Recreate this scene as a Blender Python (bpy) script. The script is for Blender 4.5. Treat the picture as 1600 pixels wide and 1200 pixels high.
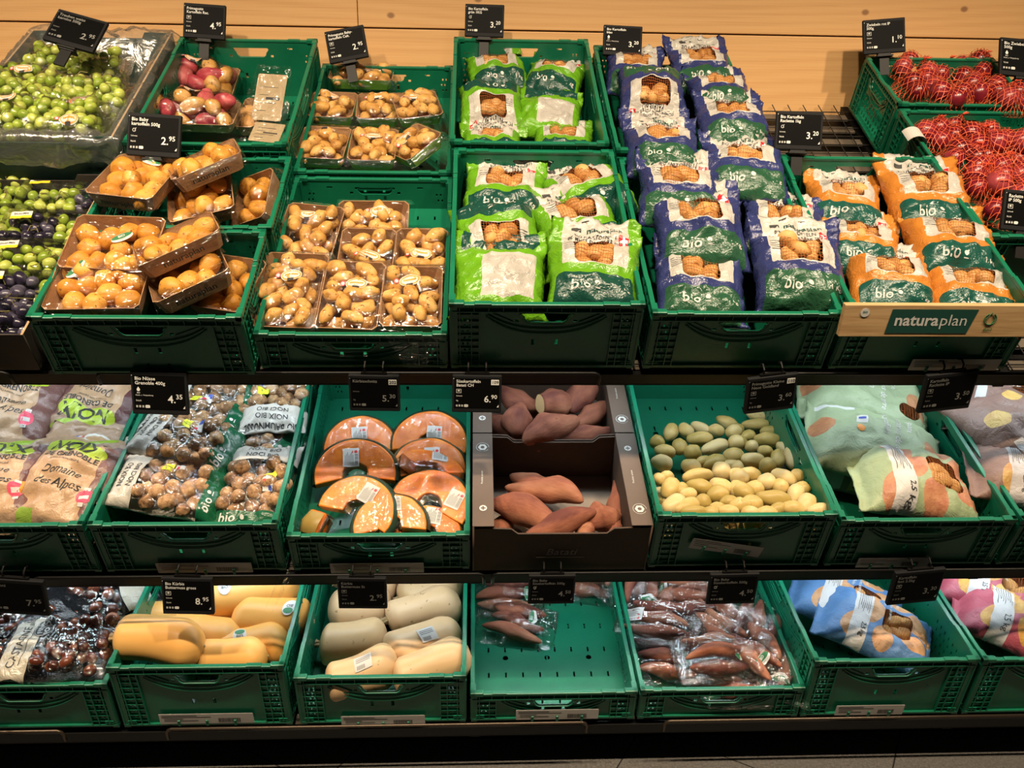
import bpy, bmesh, math, random
from mathutils import Matrix, Vector, noise
R = math.radians
for o in list(bpy.data.objects): bpy.data.objects.remove(o)
COL = bpy.context.scene.collection
SC = bpy.context.scene
# ------------------------------------------------------------------ camera
CAMZ = 1.62
PITCH, YAW, ROLL, FPX = R(19.4834), R(2.5936), R(0.8975), 1344.0
_F = Vector((math.sin(YAW)*math.cos(PITCH), math.cos(YAW)*math.cos(PITCH), -math.sin(PITCH)))
_R0 = Vector((math.cos(YAW), -math.sin(YAW), 0)); _U0 = _R0.cross(_F)
_RT = math.cos(ROLL)*_R0 + math.sin(ROLL)*_U0
_UP = -math.sin(ROLL)*_R0 + math.cos(ROLL)*_U0
CP = Vector((0, 0, CAMZ))
cd = bpy.data.cameras.new('camera'); cam = bpy.data.objects.new('camera', cd); COL.objects.link(cam)
cd.sensor_width = 36; cd.lens = FPX/1600*36; cd.clip_start = .05
m3 = Matrix((_RT, _UP, -_F)).transposed()
cam.matrix_world = Matrix.Translation(CP) @ m3.to_4x4()
SC.camera = cam
# ------------------------------------------------------------------ world, exposure, lights
SC.view_settings.view_transform = 'Standard'; SC.view_settings.look = 'None'
SC.view_settings.gamma = 1; SC.view_settings.use_curve_mapping = False
SC.view_settings.exposure = 0.0
W = bpy.data.worlds.new('store'); SC.world = W; W.use_nodes = True
W.node_tree.nodes['Background'].inputs[0].default_value = (1.0, .86, .70, 1)
W.node_tree.nodes['Background'].inputs[1].default_value = 0.022
def light(name, kind, loc, power, color, target=None, **kw):
    l = bpy.data.lights.new(name, kind); l.energy = power; l.color = color
    for k, v in kw.items(): setattr(l, k, v)
    o = bpy.data.objects.new(name, l); COL.objects.link(o); o.location = loc
    if target is not None:
        o.rotation_euler = (Vector(target)-Vector(loc)).to_track_quat('-Z', 'Y').to_euler()
    return o
WARM = (1.0, .80, .56)
for i, x in enumerate((-1.9, -1.15, -.4, .35, 1.1, 1.85)):
    light('ceiling_spot', 'SPOT', (x, .90, 3.05), 145, WARM, (x*.98, 2.12, .95), spot_size=R(78), spot_blend=.6, shadow_soft_size=.05)
COOL = (.80, .93, 1.0)
# ------------------------------------------------------------------ the three shelf planes: x across, d up the slope, h off the plane
ROWS = {'B': (1.6895, -1.4710, R(10.70)), 'M': (1.7080, -1.0569, R(19.92)), 'T': (1.7651, -.5943, R(26.13))}
RM = {k: Matrix.Translation((0, v[0], v[1]+CAMZ)) @ Matrix.Rotation(v[2], 4, 'X') for k, v in ROWS.items()}
def ray(px, py): return (_F*FPX + _RT*(px-800) - _UP*(py-600)).normalized()
def pt(row, px, py, h):
    """the (x, d, h) on the plane h above a shelf seen at a place of the picture"""
    inv = RM[row].inverted(); o = inv @ CP; d = inv.to_3x3() @ ray(px, py)
    t = (h-o.z)/d.z
    return o + d*t
def pty(px, py, y):
    d = ray(px, py); return CP + d*(y/d.y)
# under-shelf strips (the diffusers are built with the shelves)
for row, P_ in (('T', 20.), ('M', 26.)):
    y0, z0, s = ROWS[row]
    for x in (-1.35, -.45, .45, 1.35):
        light('shelf_strip_light', 'AREA', RM[row] @ Vector((x, .17, -.078)), P_/4, COOL, (x, y0+.32, z0+CAMZ-.6), shape='RECTANGLE', size=.85, size_y=.03)
# ------------------------------------------------------------------ helpers
def link(o, parent=None):
    COL.objects.link(o)
    if parent is not None: o.parent = parent
    return o
def mesh(name, verts, faces, mats=None, smooth=False, mi=None, uv=None):
    me = bpy.data.meshes.new(name); me.from_pydata([tuple(v) for v in verts], [], faces)
    if mats is not None:
        for m in (mats if isinstance(mats, (list, tuple)) else [mats]): me.materials.append(m)
    if smooth: me.shade_smooth()
    if mi: me.polygons.foreach_set('material_index', mi)
    if uv:
        l = me.uv_layers.new(name='uv'); fl = [0.0]*(2*len(me.loops))
        for i, lp in enumerate(me.loops): fl[2*i], fl[2*i+1] = uv[lp.vertex_index]
        l.data.foreach_set('uv', fl)
    me.update(); return me
def part(name, me, parent, M=None, label=None):
    o = bpy.data.objects.new(name, me); link(o, parent)
    if M is not None: o.matrix_local = M
    if label: o['label'] = label
    return o
def tag(o, label, cat, group=None, kind=None):
    if label: o['label'] = label
    if cat: o['category'] = cat
    if group: o['group'] = group
    if kind: o['kind'] = kind
    return o
def thing(name, label, cat, M, group=None):
    o = bpy.data.objects.new(name, None); link(o); o.empty_display_size = .02
    o.matrix_world = M; return tag(o, label, cat, group)
def single(name, me, label, cat, M, group=None):
    o = bpy.data.objects.new(name, me); link(o); o.matrix_world = M; return tag(o, label, cat, group)
def structure(name, me, M=Matrix()):
    o = bpy.data.objects.new(name, me); link(o); o.matrix_world = M; o['kind'] = 'structure'; return o
class MB:
    """collects verts and faces of one mesh"""
    def __init__(s): s.v = []; s.f = []; s.mi = []; s.m = 0
    def add(s, vs, fs, M=None):
        b = len(s.v); s.v += [(M @ Vector(v)) if M is not None else Vector(v) for v in vs]
        s.f += [tuple(i+b for i in f) for f in fs]; s.mi += [s.m]*len(fs); return s
    def box(s, x0, y0, z0, x1, y1, z1, M=None):
        vs = [(x0,y0,z0),(x1,y0,z0),(x1,y1,z0),(x0,y1,z0),(x0,y0,z1),(x1,y0,z1),(x1,y1,z1),(x0,y1,z1)]
        return s.add(vs, [(0,3,2,1),(4,5,6,7),(0,1,5,4),(1,2,6,5),(2,3,7,6),(3,0,4,7)], M)
    def rbox(s, x0, y0, z0, x1, y1, z1, b, M=None):
        """box with chamfered long edges (all 12)"""
        bm = bmesh.new(); bmesh.ops.create_cube(bm, size=1)
        for v in bm.verts: v.co = Vector(((x0+x1)/2+v.co.x*(x1-x0), (y0+y1)/2+v.co.y*(y1-y0), (z0+z1)/2+v.co.z*(z1-z0)))
        bmesh.ops.bevel(bm, geom=bm.edges[:], offset=b, segments=2, affect='EDGES', profile=.5)
        return s.bm(bm, M)
    def bm(s, bm, M=None):
        bm.verts.index_update(); vs = [v.co.copy() for v in bm.verts]; fs = [tuple(v.index for v in f.verts) for f in bm.faces]
        bm.free(); return s.add(vs, fs, M)
    def me(s, me, M=None):
        r = s.add([v.co.copy() for v in me.vertices], [tuple(p.vertices) for p in me.polygons], M); return r
    def tube(s, pts, r, n=6, M=None, closed=False):
        pts = [Vector(p) for p in pts]; k = len(pts); vs = []; fs = []
        up = None
        for i, p in enumerate(pts):
            a = pts[(i-1) % k] if (i > 0 or closed) else p; c = pts[(i+1) % k] if (i < k-1 or closed) else p
            t = (c-a).normalized() if (c-a).length > 1e-9 else Vector((0,0,1))
            if up is None: up = t.orthogonal().normalized()
            up = (up - t*up.dot(t)); up = up.normalized() if up.length > 1e-6 else t.orthogonal().normalized()
            w = t.cross(up); rr = r[i] if isinstance(r, (list, tuple)) else r
            for j in range(n):
                an = 2*math.pi*j/n; vs.append(p + (up*math.cos(an)+w*math.sin(an))*rr)
        for i in range(k if closed else k-1):
            for j in range(n):
                a, b = i*n+j, i*n+(j+1) % n; c, d = ((i+1) % k)*n+(j+1) % n, ((i+1) % k)*n+j
                fs.append((a, b, c, d))
        if not closed: fs += [tuple(range(n))[::-1], tuple((k-1)*n+j for j in range(n))]
        return s.add(vs, fs, M)
    def build(s, name, mats, smooth=False):
        return mesh(name, s.v, s.f, mats, smooth, s.mi if isinstance(mats, (list, tuple)) else None)
def to_mesh(cu):
    o = bpy.data.objects.new('tmp', cu); me = bpy.data.meshes.new_from_object(o); bpy.data.objects.remove(o); return me
def sheet(outer, holes, t):
    """flat plate in the XY plane, thickness t centred on z=0, with holes"""
    cu = bpy.data.curves.new('c', 'CURVE'); cu.dimensions = '2D'; cu.fill_mode = 'BOTH'; cu.extrude = t/2
    for pl in [outer]+holes:
        sp = cu.splines.new('POLY'); sp.points.add(len(pl)-1)
        for q, p in zip(sp.points, pl): q.co = (p[0], p[1], 0, 1)
        sp.use_cyclic_u = True
    me = to_mesh(cu); bpy.data.curves.remove(cu); return me
def rect(x0, y0, x1, y1): return [(x0,y0),(x1,y0),(x1,y1),(x0,y1)]
def rrect(x0, y0, x1, y1, r, n=4):
    o = []
    for cx, cy, a0 in ((x1-r,y0+r,-90),(x1-r,y1-r,0),(x0+r,y1-r,90),(x0+r,y0+r,180)):
        for i in range(n+1):
            a = R(a0+90*i/n); o.append((cx+r*math.cos(a), cy+r*math.sin(a)))
    return o
def circ(x, y, r, n=12, ry=None): return [(x+r*math.cos(2*math.pi*i/n), y+(ry or r)*math.sin(2*math.pi*i/n)) for i in range(n)]
_tc = {}
def text_mesh(s, size=1.0, align='LEFT', bold=0.0, res=2, shear=0.0):
    k = (s, size, align, bold, res, shear)
    if k in _tc: return _tc[k]
    cu = bpy.data.curves.new('t', 'FONT'); cu.body = s; cu.size = size; cu.align_x = align; cu.offset = bold*size; cu.resolution_u = res; cu.shear = shear
    me = to_mesh(cu); bpy.data.curves.remove(cu); _tc[k] = me; return me
def T(x, y, z): return Matrix.Translation((x, y, z))
def RX(a): return Matrix.Rotation(R(a), 4, 'X')
def RY(a): return Matrix.Rotation(R(a), 4, 'Y')
def RZ(a): return Matrix.Rotation(R(a), 4, 'Z')
def S(x, y=None, z=None): return Matrix.Diagonal((x, y if y is not None else x, z if z is not None else x, 1))
# ------------------------------------------------------------------ materials
class NT:
    def __init__(s, name):
        s.m = bpy.data.materials.new(name); s.m.use_nodes = True; s.t = s.m.node_tree
        s.b = s.t.nodes['Principled BSDF']; s.out = s.t.nodes['Material Output']
    def n(s, kind, **kw):
        x = s.t.nodes.new(kind)
        for k, v in kw.items(): setattr(x, k, v)
        return x
    def l(s, a, b): s.t.links.new(a, b)
    def math(s, op, a, b=None, c=None, clamp=False):
        x = s.n('ShaderNodeMath', operation=op); x.use_clamp = clamp
        for i, v in enumerate((a, b, c)):
            if v is None: continue
            if isinstance(v, (int, float)): x.inputs[i].default_value = v
            else: s.l(v, x.inputs[i])
        return x.outputs[0]
    def mix(s, fac, a, b):
        x = s.n('ShaderNodeMix', data_type='RGBA')
        for i, v in ((0, fac), (6, a), (7, b)):
            if isinstance(v, (int, float)): x.inputs[i].default_value = v
            elif isinstance(v, tuple): x.inputs[i].default_value = (*v[:3], 1)
            else: s.l(v, x.inputs[i])
        return x.outputs[2]
    def noise(s, scale, detail=3, rough=.6, vec=None, out=0, dist=0.0):
        x = s.n('ShaderNodeTexNoise'); x.inputs['Scale'].default_value = scale; x.inputs['Detail'].default_value = detail
        x.inputs['Roughness'].default_value = rough; x.inputs['Distortion'].default_value = dist
        if vec is None: vec = s.obj()
        s.l(vec, x.inputs['Vector']); return x.outputs[out]
    def obj(s):
        if not hasattr(s, '_o'): s._o = s.n('ShaderNodeTexCoord')
        return s._o.outputs['Object']
    def uvs(s):
        if not hasattr(s, '_o'): s._o = s.n('ShaderNodeTexCoord')
        return s._o.outputs['UV']
    def ramp(s, fac, stops):
        x = s.n('ShaderNodeValToRGB'); e = x.color_ramp.elements
        while len(e) < len(stops): e.new(.5)
        for q, (p, c) in zip(e, stops): q.position = p; q.color = (*c[:3], 1) if len(c) == 3 else c
        s.l(fac, x.inputs[0]); return x.outputs[0]
    def mapping(s, vec, scale=(1,1,1), rot=(0,0,0), loc=(0,0,0)):
        x = s.n('ShaderNodeMapping'); x.inputs['Scale'].default_value = scale; x.inputs['Rotation'].default_value = rot; x.inputs['Location'].default_value = loc
        s.l(vec, x.inputs['Vector']); return x.outputs[0]
    def sep(s, vec):
        x = s.n('ShaderNodeSeparateXYZ'); s.l(vec, x.inputs[0]); return x.outputs
    def bump(s, h, strength, dist=.01):
        x = s.n('ShaderNodeBump'); x.inputs['Strength'].default_value = strength; x.inputs['Distance'].default_value = dist
        s.l(h, x.inputs['Height']); s.l(x.outputs[0], s.b.inputs['Normal']); return x.outputs[0]
    def set(s, color=None, rough=None, metal=None, spec=None, **kw):
        for k, v in (('Base Color', color), ('Roughness', rough), ('Metallic', metal), ('Specular IOR Level', spec)):
            if v is None: continue
            if isinstance(v, tuple): s.b.inputs[k].default_value = (*v[:3], 1)
            elif isinstance(v, (int, float)): s.b.inputs[k].default_value = v
            else: s.l(v, s.b.inputs[k])
        for k, v in kw.items(): s.b.inputs[k.replace('_', ' ')].default_value = v
        return s
def simple(name, c, rough=.5, metal=0, spec=.5, var=None, bump=None, **kw):
    t = NT(name)
    if var:
        c2, sc = var; col = t.mix(t.ramp(t.noise(sc, 4), [(.35, (0,0,0)), (.65, (1,1,1))]), c, c2)
    else: col = c
    t.set(col, rough, metal, spec, **kw)
    if bump: t.bump(t.noise(bump[0], 4), bump[1], bump[2] if len(bump) > 2 else .003)
    return t.m
M = {}
M['crate'] = simple('green_crate_plastic', (.004, .128, .066), .33, var=((.006, .155, .080), 9), bump=(60, .12))
M['black'] = simple('black_plastic', (.010, .010, .010), .5, spec=.3)
M['bezel'] = simple('dark_grey_bezel', (.013, .0135, .015), .6, spec=.12)
M['screen'] = simple('display_screen', (.003, .003, .003), .5, spec=.06)
M['ink_white'] = simple('pale_display_ink', (.75, .75, .72), .6)
M['black_metal'] = simple('black_coated_steel', (.004, .0038, .0036), .45, metal=.0, spec=.25)
M['bronze_metal'] = simple('bronze_coated_steel', (.10, .075, .055), .35, metal=.8)
M['paper'] = simple('white_paper', (.55, .53, .50), .7)
M['ink'] = simple('dark_print', (.03, .03, .03), .6)
M['green_ink'] = simple('dark_green_print', (.01, .06, .045), .5)
def wood_mat():
    t = NT('larch_planks'); co = t.obj(); sx = t.sep(co)
    # a random shift for every plank so that the grain never repeats
    pl = t.math('FLOOR', t.math('DIVIDE', t.math('ADD', sx[2], 10.0), .25))
    comb = t.n('ShaderNodeCombineXYZ'); t.l(t.math('MULTIPLY_ADD', sx[0], .32, t.math('MULTIPLY', pl, 3.7)), comb.inputs[0]); t.l(sx[2], comb.inputs[2]); t.l(t.math('MULTIPLY', pl, 1.9), comb.inputs[1])
    big = t.noise(1.7, 1.5, .4, comb.outputs[0], dist=.15)
    rings = t.math('SINE', t.math('MULTIPLY', t.math('ADD', t.math('MULTIPLY', big, .55), t.math('MULTIPLY', sx[2], 1.6)), 120.0))
    fine = t.noise(1.0, 4, .6, t.mapping(co, (3, 40, 330)))
    col = t.ramp(t.math('MULTIPLY_ADD', rings, .055, t.math('MULTIPLY_ADD', fine, .55, .22)), [(.15, (.50,.245,.085)), (.5, (.66,.375,.15)), (.85, (.74,.455,.205))])
    vo = t.n('ShaderNodeTexVoronoi'); vo.inputs['Scale'].default_value = 2.6; vo.inputs['Randomness'].default_value = 1
    vo.voronoi_dimensions = '2D'; cv = t.n('ShaderNodeCombineXYZ'); t.l(t.math('MULTIPLY', sx[0], .8), cv.inputs[0]); t.l(t.math('MULTIPLY', sx[2], 1.1), cv.inputs[1]); t.l(cv.outputs[0], vo.inputs['Vector'])
    knot = t.ramp(vo.outputs['Distance'], [(.016, (1,1,1)), (.030, (0,0,0))])
    col = t.mix(t.math('MULTIPLY', knot, .75), col, (.16, .06, .02))
    t.set(col, .55); t.bump(fine, .15, .002); return t.m
M['larch'] = wood_mat()
def floor_mat():
    t = NT('dark_stone_tiles'); co = t.obj()
    n = t.noise(160, 5, .8); col = t.ramp(n, [(.3, (.05,.047,.043)), (.6, (.14,.13,.12)), (.8, (.25,.235,.215))])
    sx = t.sep(t.mapping(co, rot=(0,0,R(32))))
    def joint(c, p):
        f = t.math('FRACT', t.math('DIVIDE', c, p)); return t.math('LESS_THAN', f, .006)
    j = t.math('MAXIMUM', joint(sx[0], .6), joint(sx[1], .6))
    t.set(t.mix(j, col, (.01,.01,.01)), .55); t.bump(n, .4, .002); return t.m
M['floor'] = floor_mat()
# ------------------------------------------------------------------ the setting
WALLY = 2.872
b = MB(); b.box(-3.2, -1.5, -.05, 3.4, 3.2, 0)
structure('floor', b.build('floor', M['floor']))
# wooden wall: boards with chamfered gaps
seams = [-.6, .05, .45, .85, 1.105, 1.50, 1.7635, 2.16, 2.6, 3.0]
b = MB(); b.m = 0
rnd = random.Random(4)
for k in range(len(seams)-1):
    z0, z1 = seams[k], seams[k+1]
    cuts = {6: [-3.2, -.36, 3.4], 5: [-3.2, 3.4]}.get(k, [-3.2, rnd.uniform(-1.5, 1.5), 3.4])
    for x0, x1 in zip(cuts, cuts[1:]):
        b.rbox(x0+.0008, WALLY, z0+.002, x1-.0008, WALLY+.03, z1-.002, .0025)
structure('wall_back', b.build('wall_back', M['larch']))
b = MB(); b.box(-3.2, WALLY+.028, -.05, 3.4, WALLY+.06, 3.1)
structure('wall_backing', b.build('wall_backing', M['black']))
# shelves: each a tray of slats and wire mesh in a black frame, on brackets
def shelf(row, depth, label, x0=-2.2, x1=2.3):
    t = thing('shelf', label, 'shelf', RM[row], 'sloping display shelves')
    b = MB(); b.box(x0, .0, -.045, x1, .012, -.012); b.box(x0, 0, -.045, x1, depth, -.040)
    for x in (x0, -1.25, 0.0, 1.19, x1): b.box(x-.012, .01, -.06, x+.012, depth, -.014)
    part('frame', b.build('frame', M['black_metal']), t)
    b = MB(); n = int(depth/.075)
    for i in range(n): b.box(x0+.01, .02+i*.075, -.022, x1-.01, .05+i*.075, -.016)
    part('slats', b.build('slats', M['slat']), t)
    b = MB(); n = int((x1-x0)/.05)
    for i in range(n): b.tube([(x0+i*.05, .01, -.006), (x0+i*.05, depth-.01, -.006)], .0016, 4)
    for i in range(int(depth/.05)): b.tube([(x0, .03+i*.05, -.009), (x1, .03+i*.05, -.009)], .0018, 4)
    part('wire_mesh', b.build('wire_mesh', M['wire']), t)
    return t
M['slat'] = simple('brown_metal_slat', (.16, .13, .10), .45, metal=.3)
M['wire'] = simple('dark_wire', (.045, .042, .040), .4, metal=.5)
sh = {'T': shelf('T', 1.228, 'topmost sloping black shelf with wire mesh, holding potato and onion crates against the wooden wall'),
      'M': shelf('M', 1.05, 'middle sloping black shelf holding walnuts, pumpkin and loose potatoes'),
      'B': shelf('B', 1.05, 'lowest sloping black shelf holding chestnuts, butternuts and sweet potato bags')}
# dark back panels behind the two lower shelves, and the plinth
b = MB(); b.box(-2.2, 2.76, .0, 2.3, 2.78, 1.0)
structure('wall_cabinet', b.build('wall_cabinet', M['black_metal']))
y0, z0 = ROWS['B'][0], ROWS['B'][1]+CAMZ
b = MB(); b.box(-2.2, y0+.13, .0, 2.3, y0+.15, z0-.03); b.box(-2.2, y0+.115, 0.0, 2.3, y0+.13, .02)
pl = structure('trim_1', b.build('trim_1', M['black_metal']))
b = MB(); rnd = random.Random(9)
for i in range(64):
    x = -1.9+i*.06; b.box(x, y0+.1292, .05, x+.006, y0+.1302, .075)
structure('trim_2', b.build('trim_2', M['bezel']))
# tube bars that stop the crates at each front edge
def fence(row, xa, xb, d, h, drop, mat, label, r=.004, l=False, rr=False):
    ps = [(xa, d, h-drop), (xa, d, h-.012)] if True else []
    ps += [(xa+.004, d, h-.004), (xa+.012, d, h)]
    ps += [(xb-.012, d, h), (xb-.004, d, h-.004), (xb, d, h-.012), (xb, d, h-drop)]
    return single('stop_bar', MB().tube(ps, r, 8).build('stop_bar', mat, True), label, 'bar', RM[row], 'front stop bars of the shelves')
for row, segs in (('B', ((-2.0, -.97), (-.73, .27), (.46, 1.46), (1.5, 2.2))), ('M', ((-2.0, -1.0), (-.98, .02), (.04, 1.0), (1.02, 2.0))), ('T', ((-2.0, -.98), (-.80, .27), (.62, 1.62), (1.64, 2.2)))):
    nm = {'B': 'bottom', 'M': 'middle', 'T': 'top'}[row]
    wh = ['at the left end', 'left of the centre', 'right of the centre', 'at the right end']
    for (xa, xb), w in zip(segs, wh):
        fence(row, xa, xb, -.012, .014 if row == 'B' else .004, .035, M['bronze_metal'] if row == 'B' else M['black_metal'], 'thin %s stop bar along the %s shelf edge %s' % ('bronze' if row == 'B' else 'black', nm, w))
# light strips under the top and middle shelves
M['lamp'] = NT('cool_diffuser').m
_n = M['lamp'].node_tree.nodes['Principled BSDF']; _n.inputs['Emission Color'].default_value = (.80, .96, 1, 1); _n.inputs['Emission Strength'].default_value = 3
for row, w in (('T', 'top'), ('M', 'middle')):
    y0, z0, s = ROWS[row]
    for k, x in enumerate((-1.35, -.45, .45, 1.35)):
        t = thing('strip_lamp', 'slim cool white strip lamp under the %s shelf, %s of four' % (w, ['first', 'second', 'third', 'fourth'][k]), 'lamp', RM[row] @ T(x, .17, -.075), 'strip lamps under the shelves')
        part('housing', MB().box(-.44, -.014, 0, .44, .014, .014).build('housing', M['bezel']), t)
        part('diffuser', MB().box(-.43, -.012, -.004, .43, .012, 0).build('diffuser', M['lamp']), t)
# ------------------------------------------------------------------ green folding crates
def handle(cx, top, w, hh):
    """the hand opening: wide at the top, drawn in to the bottom with round corners"""
    o = [(cx-w/2+.003, top), (cx-w/2, top-.004), (cx-w/2+.004, top-hh*.35)]
    for i in range(5):
        a = R(180+90*i/4*.75); o.append((cx-w/2+.026+.018*math.cos(a), top-hh+.016+.016*math.sin(a)))
    o2 = [(2*cx-x, y) for x, y in o][::-1]
    return o + o2
_cc = {}
def crate_meshes(Wd, L, H):
    key = (Wd, L, round(H, 3))
    if key in _cc: return _cc[key]
    t = .0028; out = {}; m = M['crate']
    b0 = .012
    # base: slots in rows, round holes, foot ribs
    ho = []
    nx = 8; ny = max(3, int(L/.075))
    for j in range(ny):
        for i in range(nx):
            x = -Wd/2+.045+(Wd-.09)*i/(nx-1); y = -L/2+.05+(L-.1)*j/(ny-1)
            ho.append(rect(x-.0022, y-.008, x+.0022, y+.008))
    for x in (-Wd/4-.01, 0, Wd/4+.01):
        for y in (-L/2+.17, L/2-.17): ho.append(circ(x, y+.018, .0075, 10))
    for x in (-Wd/2+.07, Wd/2-.07): ho.append(rect(x-.011, -L/2+.024, x+.011, -L/2+.030))
    b = MB(); b.me(sheet(rect(-Wd/2+.004, -L/2+.004, Wd/2-.004, L/2-.004), ho, .003), T(0, 0, b0))
    for y in (-L/2+.008, 0, L/2-.008): b.box(-Wd/2+.006, y-.0015, .0, Wd/2-.006, y+.0015, b0)
    for x in (-Wd/2+.006, 0, Wd/2-.006): b.box(x-.0015, -L/2+.008, 0, x+.0015, L/2-.008, b0)
    out['base'] = b.build('base', m)
    def wall(Wl, end):
        """outside face at z=+t/2; x along, y up"""
        top = H-.008; ho = []; hw = .105 if end else .13
        ht = top-.018; hh = min(.030, H*.22)
        ho.append(handle(0, ht, hw, hh))
        ho += [rect(-hw/2-.012, ht-hh+.002, -hw/2-.004, ht-hh+.009), rect(hw/2+.004, ht-hh+.002, hw/2+.012, ht-hh+.009)]
        q = H*.42
        ho += [rect(-.028, q-.009, -.021, q+.007), rect(.021, q-.009, .028, q+.007)]
        k = 0
        for sx in (-1, 1):
            y = .035
            while y < H-.04:
                for dx in (.026, .036):
                    x = sx*(Wl/2-dx-(.004 if k % 2 else 0)); ho.append(rect(x-.002, y, x+.002, y+.007))
                y += .017; k += 1
        if not end:
            for sx in (-1, 1):
                for i in range(6):
                    for j in range(max(2, int(H/.03))):
                        x = sx*(Wl/2-.065-i*.020)+(j % 2)*.006; y = .03+j*.022
                        if y < H-.045: ho.append(rect(x-.002, y, x+.002, y+.011))
        else:
            ho += [rect(-Wl/2+.075, ht-.004, -Wl/2+.090, ht+.001), rect(Wl/2-.090, ht-.004, Wl/2-.075, ht+.001)]
        b = MB(); b.me(sheet(rect(-Wl/2+.002, b0, Wl/2-.002, top), ho, t))
        z0 = t/2-.0005; z1 = z0+.0065
        # ribs outside: under the rim, the round ledge below the opening, the posts, short struts, the swept arc
        b.box(-Wl/2+.004, top-.016, z0, Wl/2-.004, top-.0135, z1)
        n = 13 if end else 19
        for i in range(n):
            x = -Wl/2+.02+(Wl-.04)*i/(n-1); b.box(x-.0008, top-.016, z0, x+.0008, top, z1-.001)
        for sx in (-1, 1):
            for dx in (.004, .020, .044, .060): b.box(sx*(Wl/2-dx)-.0009, b0, z0, sx*(Wl/2-dx)+.0009, top-.014, z1)
            y = .026
            while y < H-.03:
                b.box(min(sx*(Wl/2-.004), sx*(Wl/2-.060)), y-.0007, z0, max(sx*(Wl/2-.004), sx*(Wl/2-.060)), y+.0007, z1-.002); y += .0185
        lip = handle(0, ht+.0005, hw+.004, hh+.002); ll = [(x, y, z1-.002) for x, y in lip]
        b.tube(ll, .0018, 5, closed=True)
        for off in (0, .013):
            ar = []
            for i in range(21):
                u = -1+2*i/20; ar.append((u*(Wl/2-.065+off*.4), ht-hh-.014-off + (hh+.018+off)*(abs(u)**2.6), z0+.003))
            ar = [p for p in ar if p[1] < top-.015]
            b.tube(ar, .0016, 4)
        for sx in (-1, 1):
            b.tube([(sx*(hw/2+.016), ht-hh+.004, z0+.002), (sx*(Wl/2-.085), ht-.002, z0+.002)], .0012, 4)
        for x in (-Wl/2+.012, Wl/2-.03): b.box(x, .020, z0, x+.020, .0215, z1); b.box(x, .026, z0, x+.020, .0275, z1)
        b.box(-Wl/2+.002, b0-.002, z0, Wl/2-.002, b0+.003, z1)
        return b
    fr = wall(Wd, True); out['end_wall'] = fr.build('end_wall', m)
    out['side_wall'] = wall(L, False).build('side_wall', m)
    # rim: rails with raised corner pieces and stepped side rails
    b = MB(); g = .009
    for sy in (-1, 1):
        ya, yb = sorted((sy*(L/2+.002), sy*(L/2-g)))
        b.rbox(-Wd/2+.028, ya, H-.0085, Wd/2-.028, yb, H-.002, .0016)
        b.rbox(-Wd/2+.05, ya, H-.004, -Wd/2+.085, yb, H, .0012); b.rbox(Wd/2-.085, ya, H-.004, Wd/2-.05, yb, H, .0012)
    for sx in (-1, 1):
        xa, xb = sorted((sx*(Wd/2+.0015), sx*(Wd/2-g)))
        segs = [(-L/2+.028, -L/2+.11, .0), (-L/2+.11, -L/2+.125, -.003), (-L/2+.125, L/2-.125, -.0045), (L/2-.125, L/2-.11, -.003), (L/2-.11, L/2-.028, 0)]
        for ya, yb, dz in segs: b.rbox(xa, ya-.0005, H-.0095+dz*.3, xb, yb+.0005, H+dz, .0016)
        for sy in (-1, 1):
            ya, yb = sorted((sy*(L/2+.003), sy*(L/2-.030))); xa2, xb2 = sorted((sx*(Wd/2+.002), sx*(Wd/2-.012)))
            b.rbox(xa2, ya, H-.010, xb2, yb, H+.002, .0022)
            ya, yb = sorted((sy*(L/2+.003), sy*(L/2-.011))); xa2, xb2 = sorted((sx*(Wd/2+.002), sx*(Wd/2-.030)))
            b.rbox(xa2, ya, H-.010, xb2, yb, H+.002, .0022)
    out['rim'] = b.build('rim', m)
    # corner posts
    b = MB()
    b.box(-.0075, -.0075, .004, .0075, .0075, H-.008)
    out['corner_post'] = b.build('corner_post', m)
    _cc[key] = out; return out
CR = {}
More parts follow.
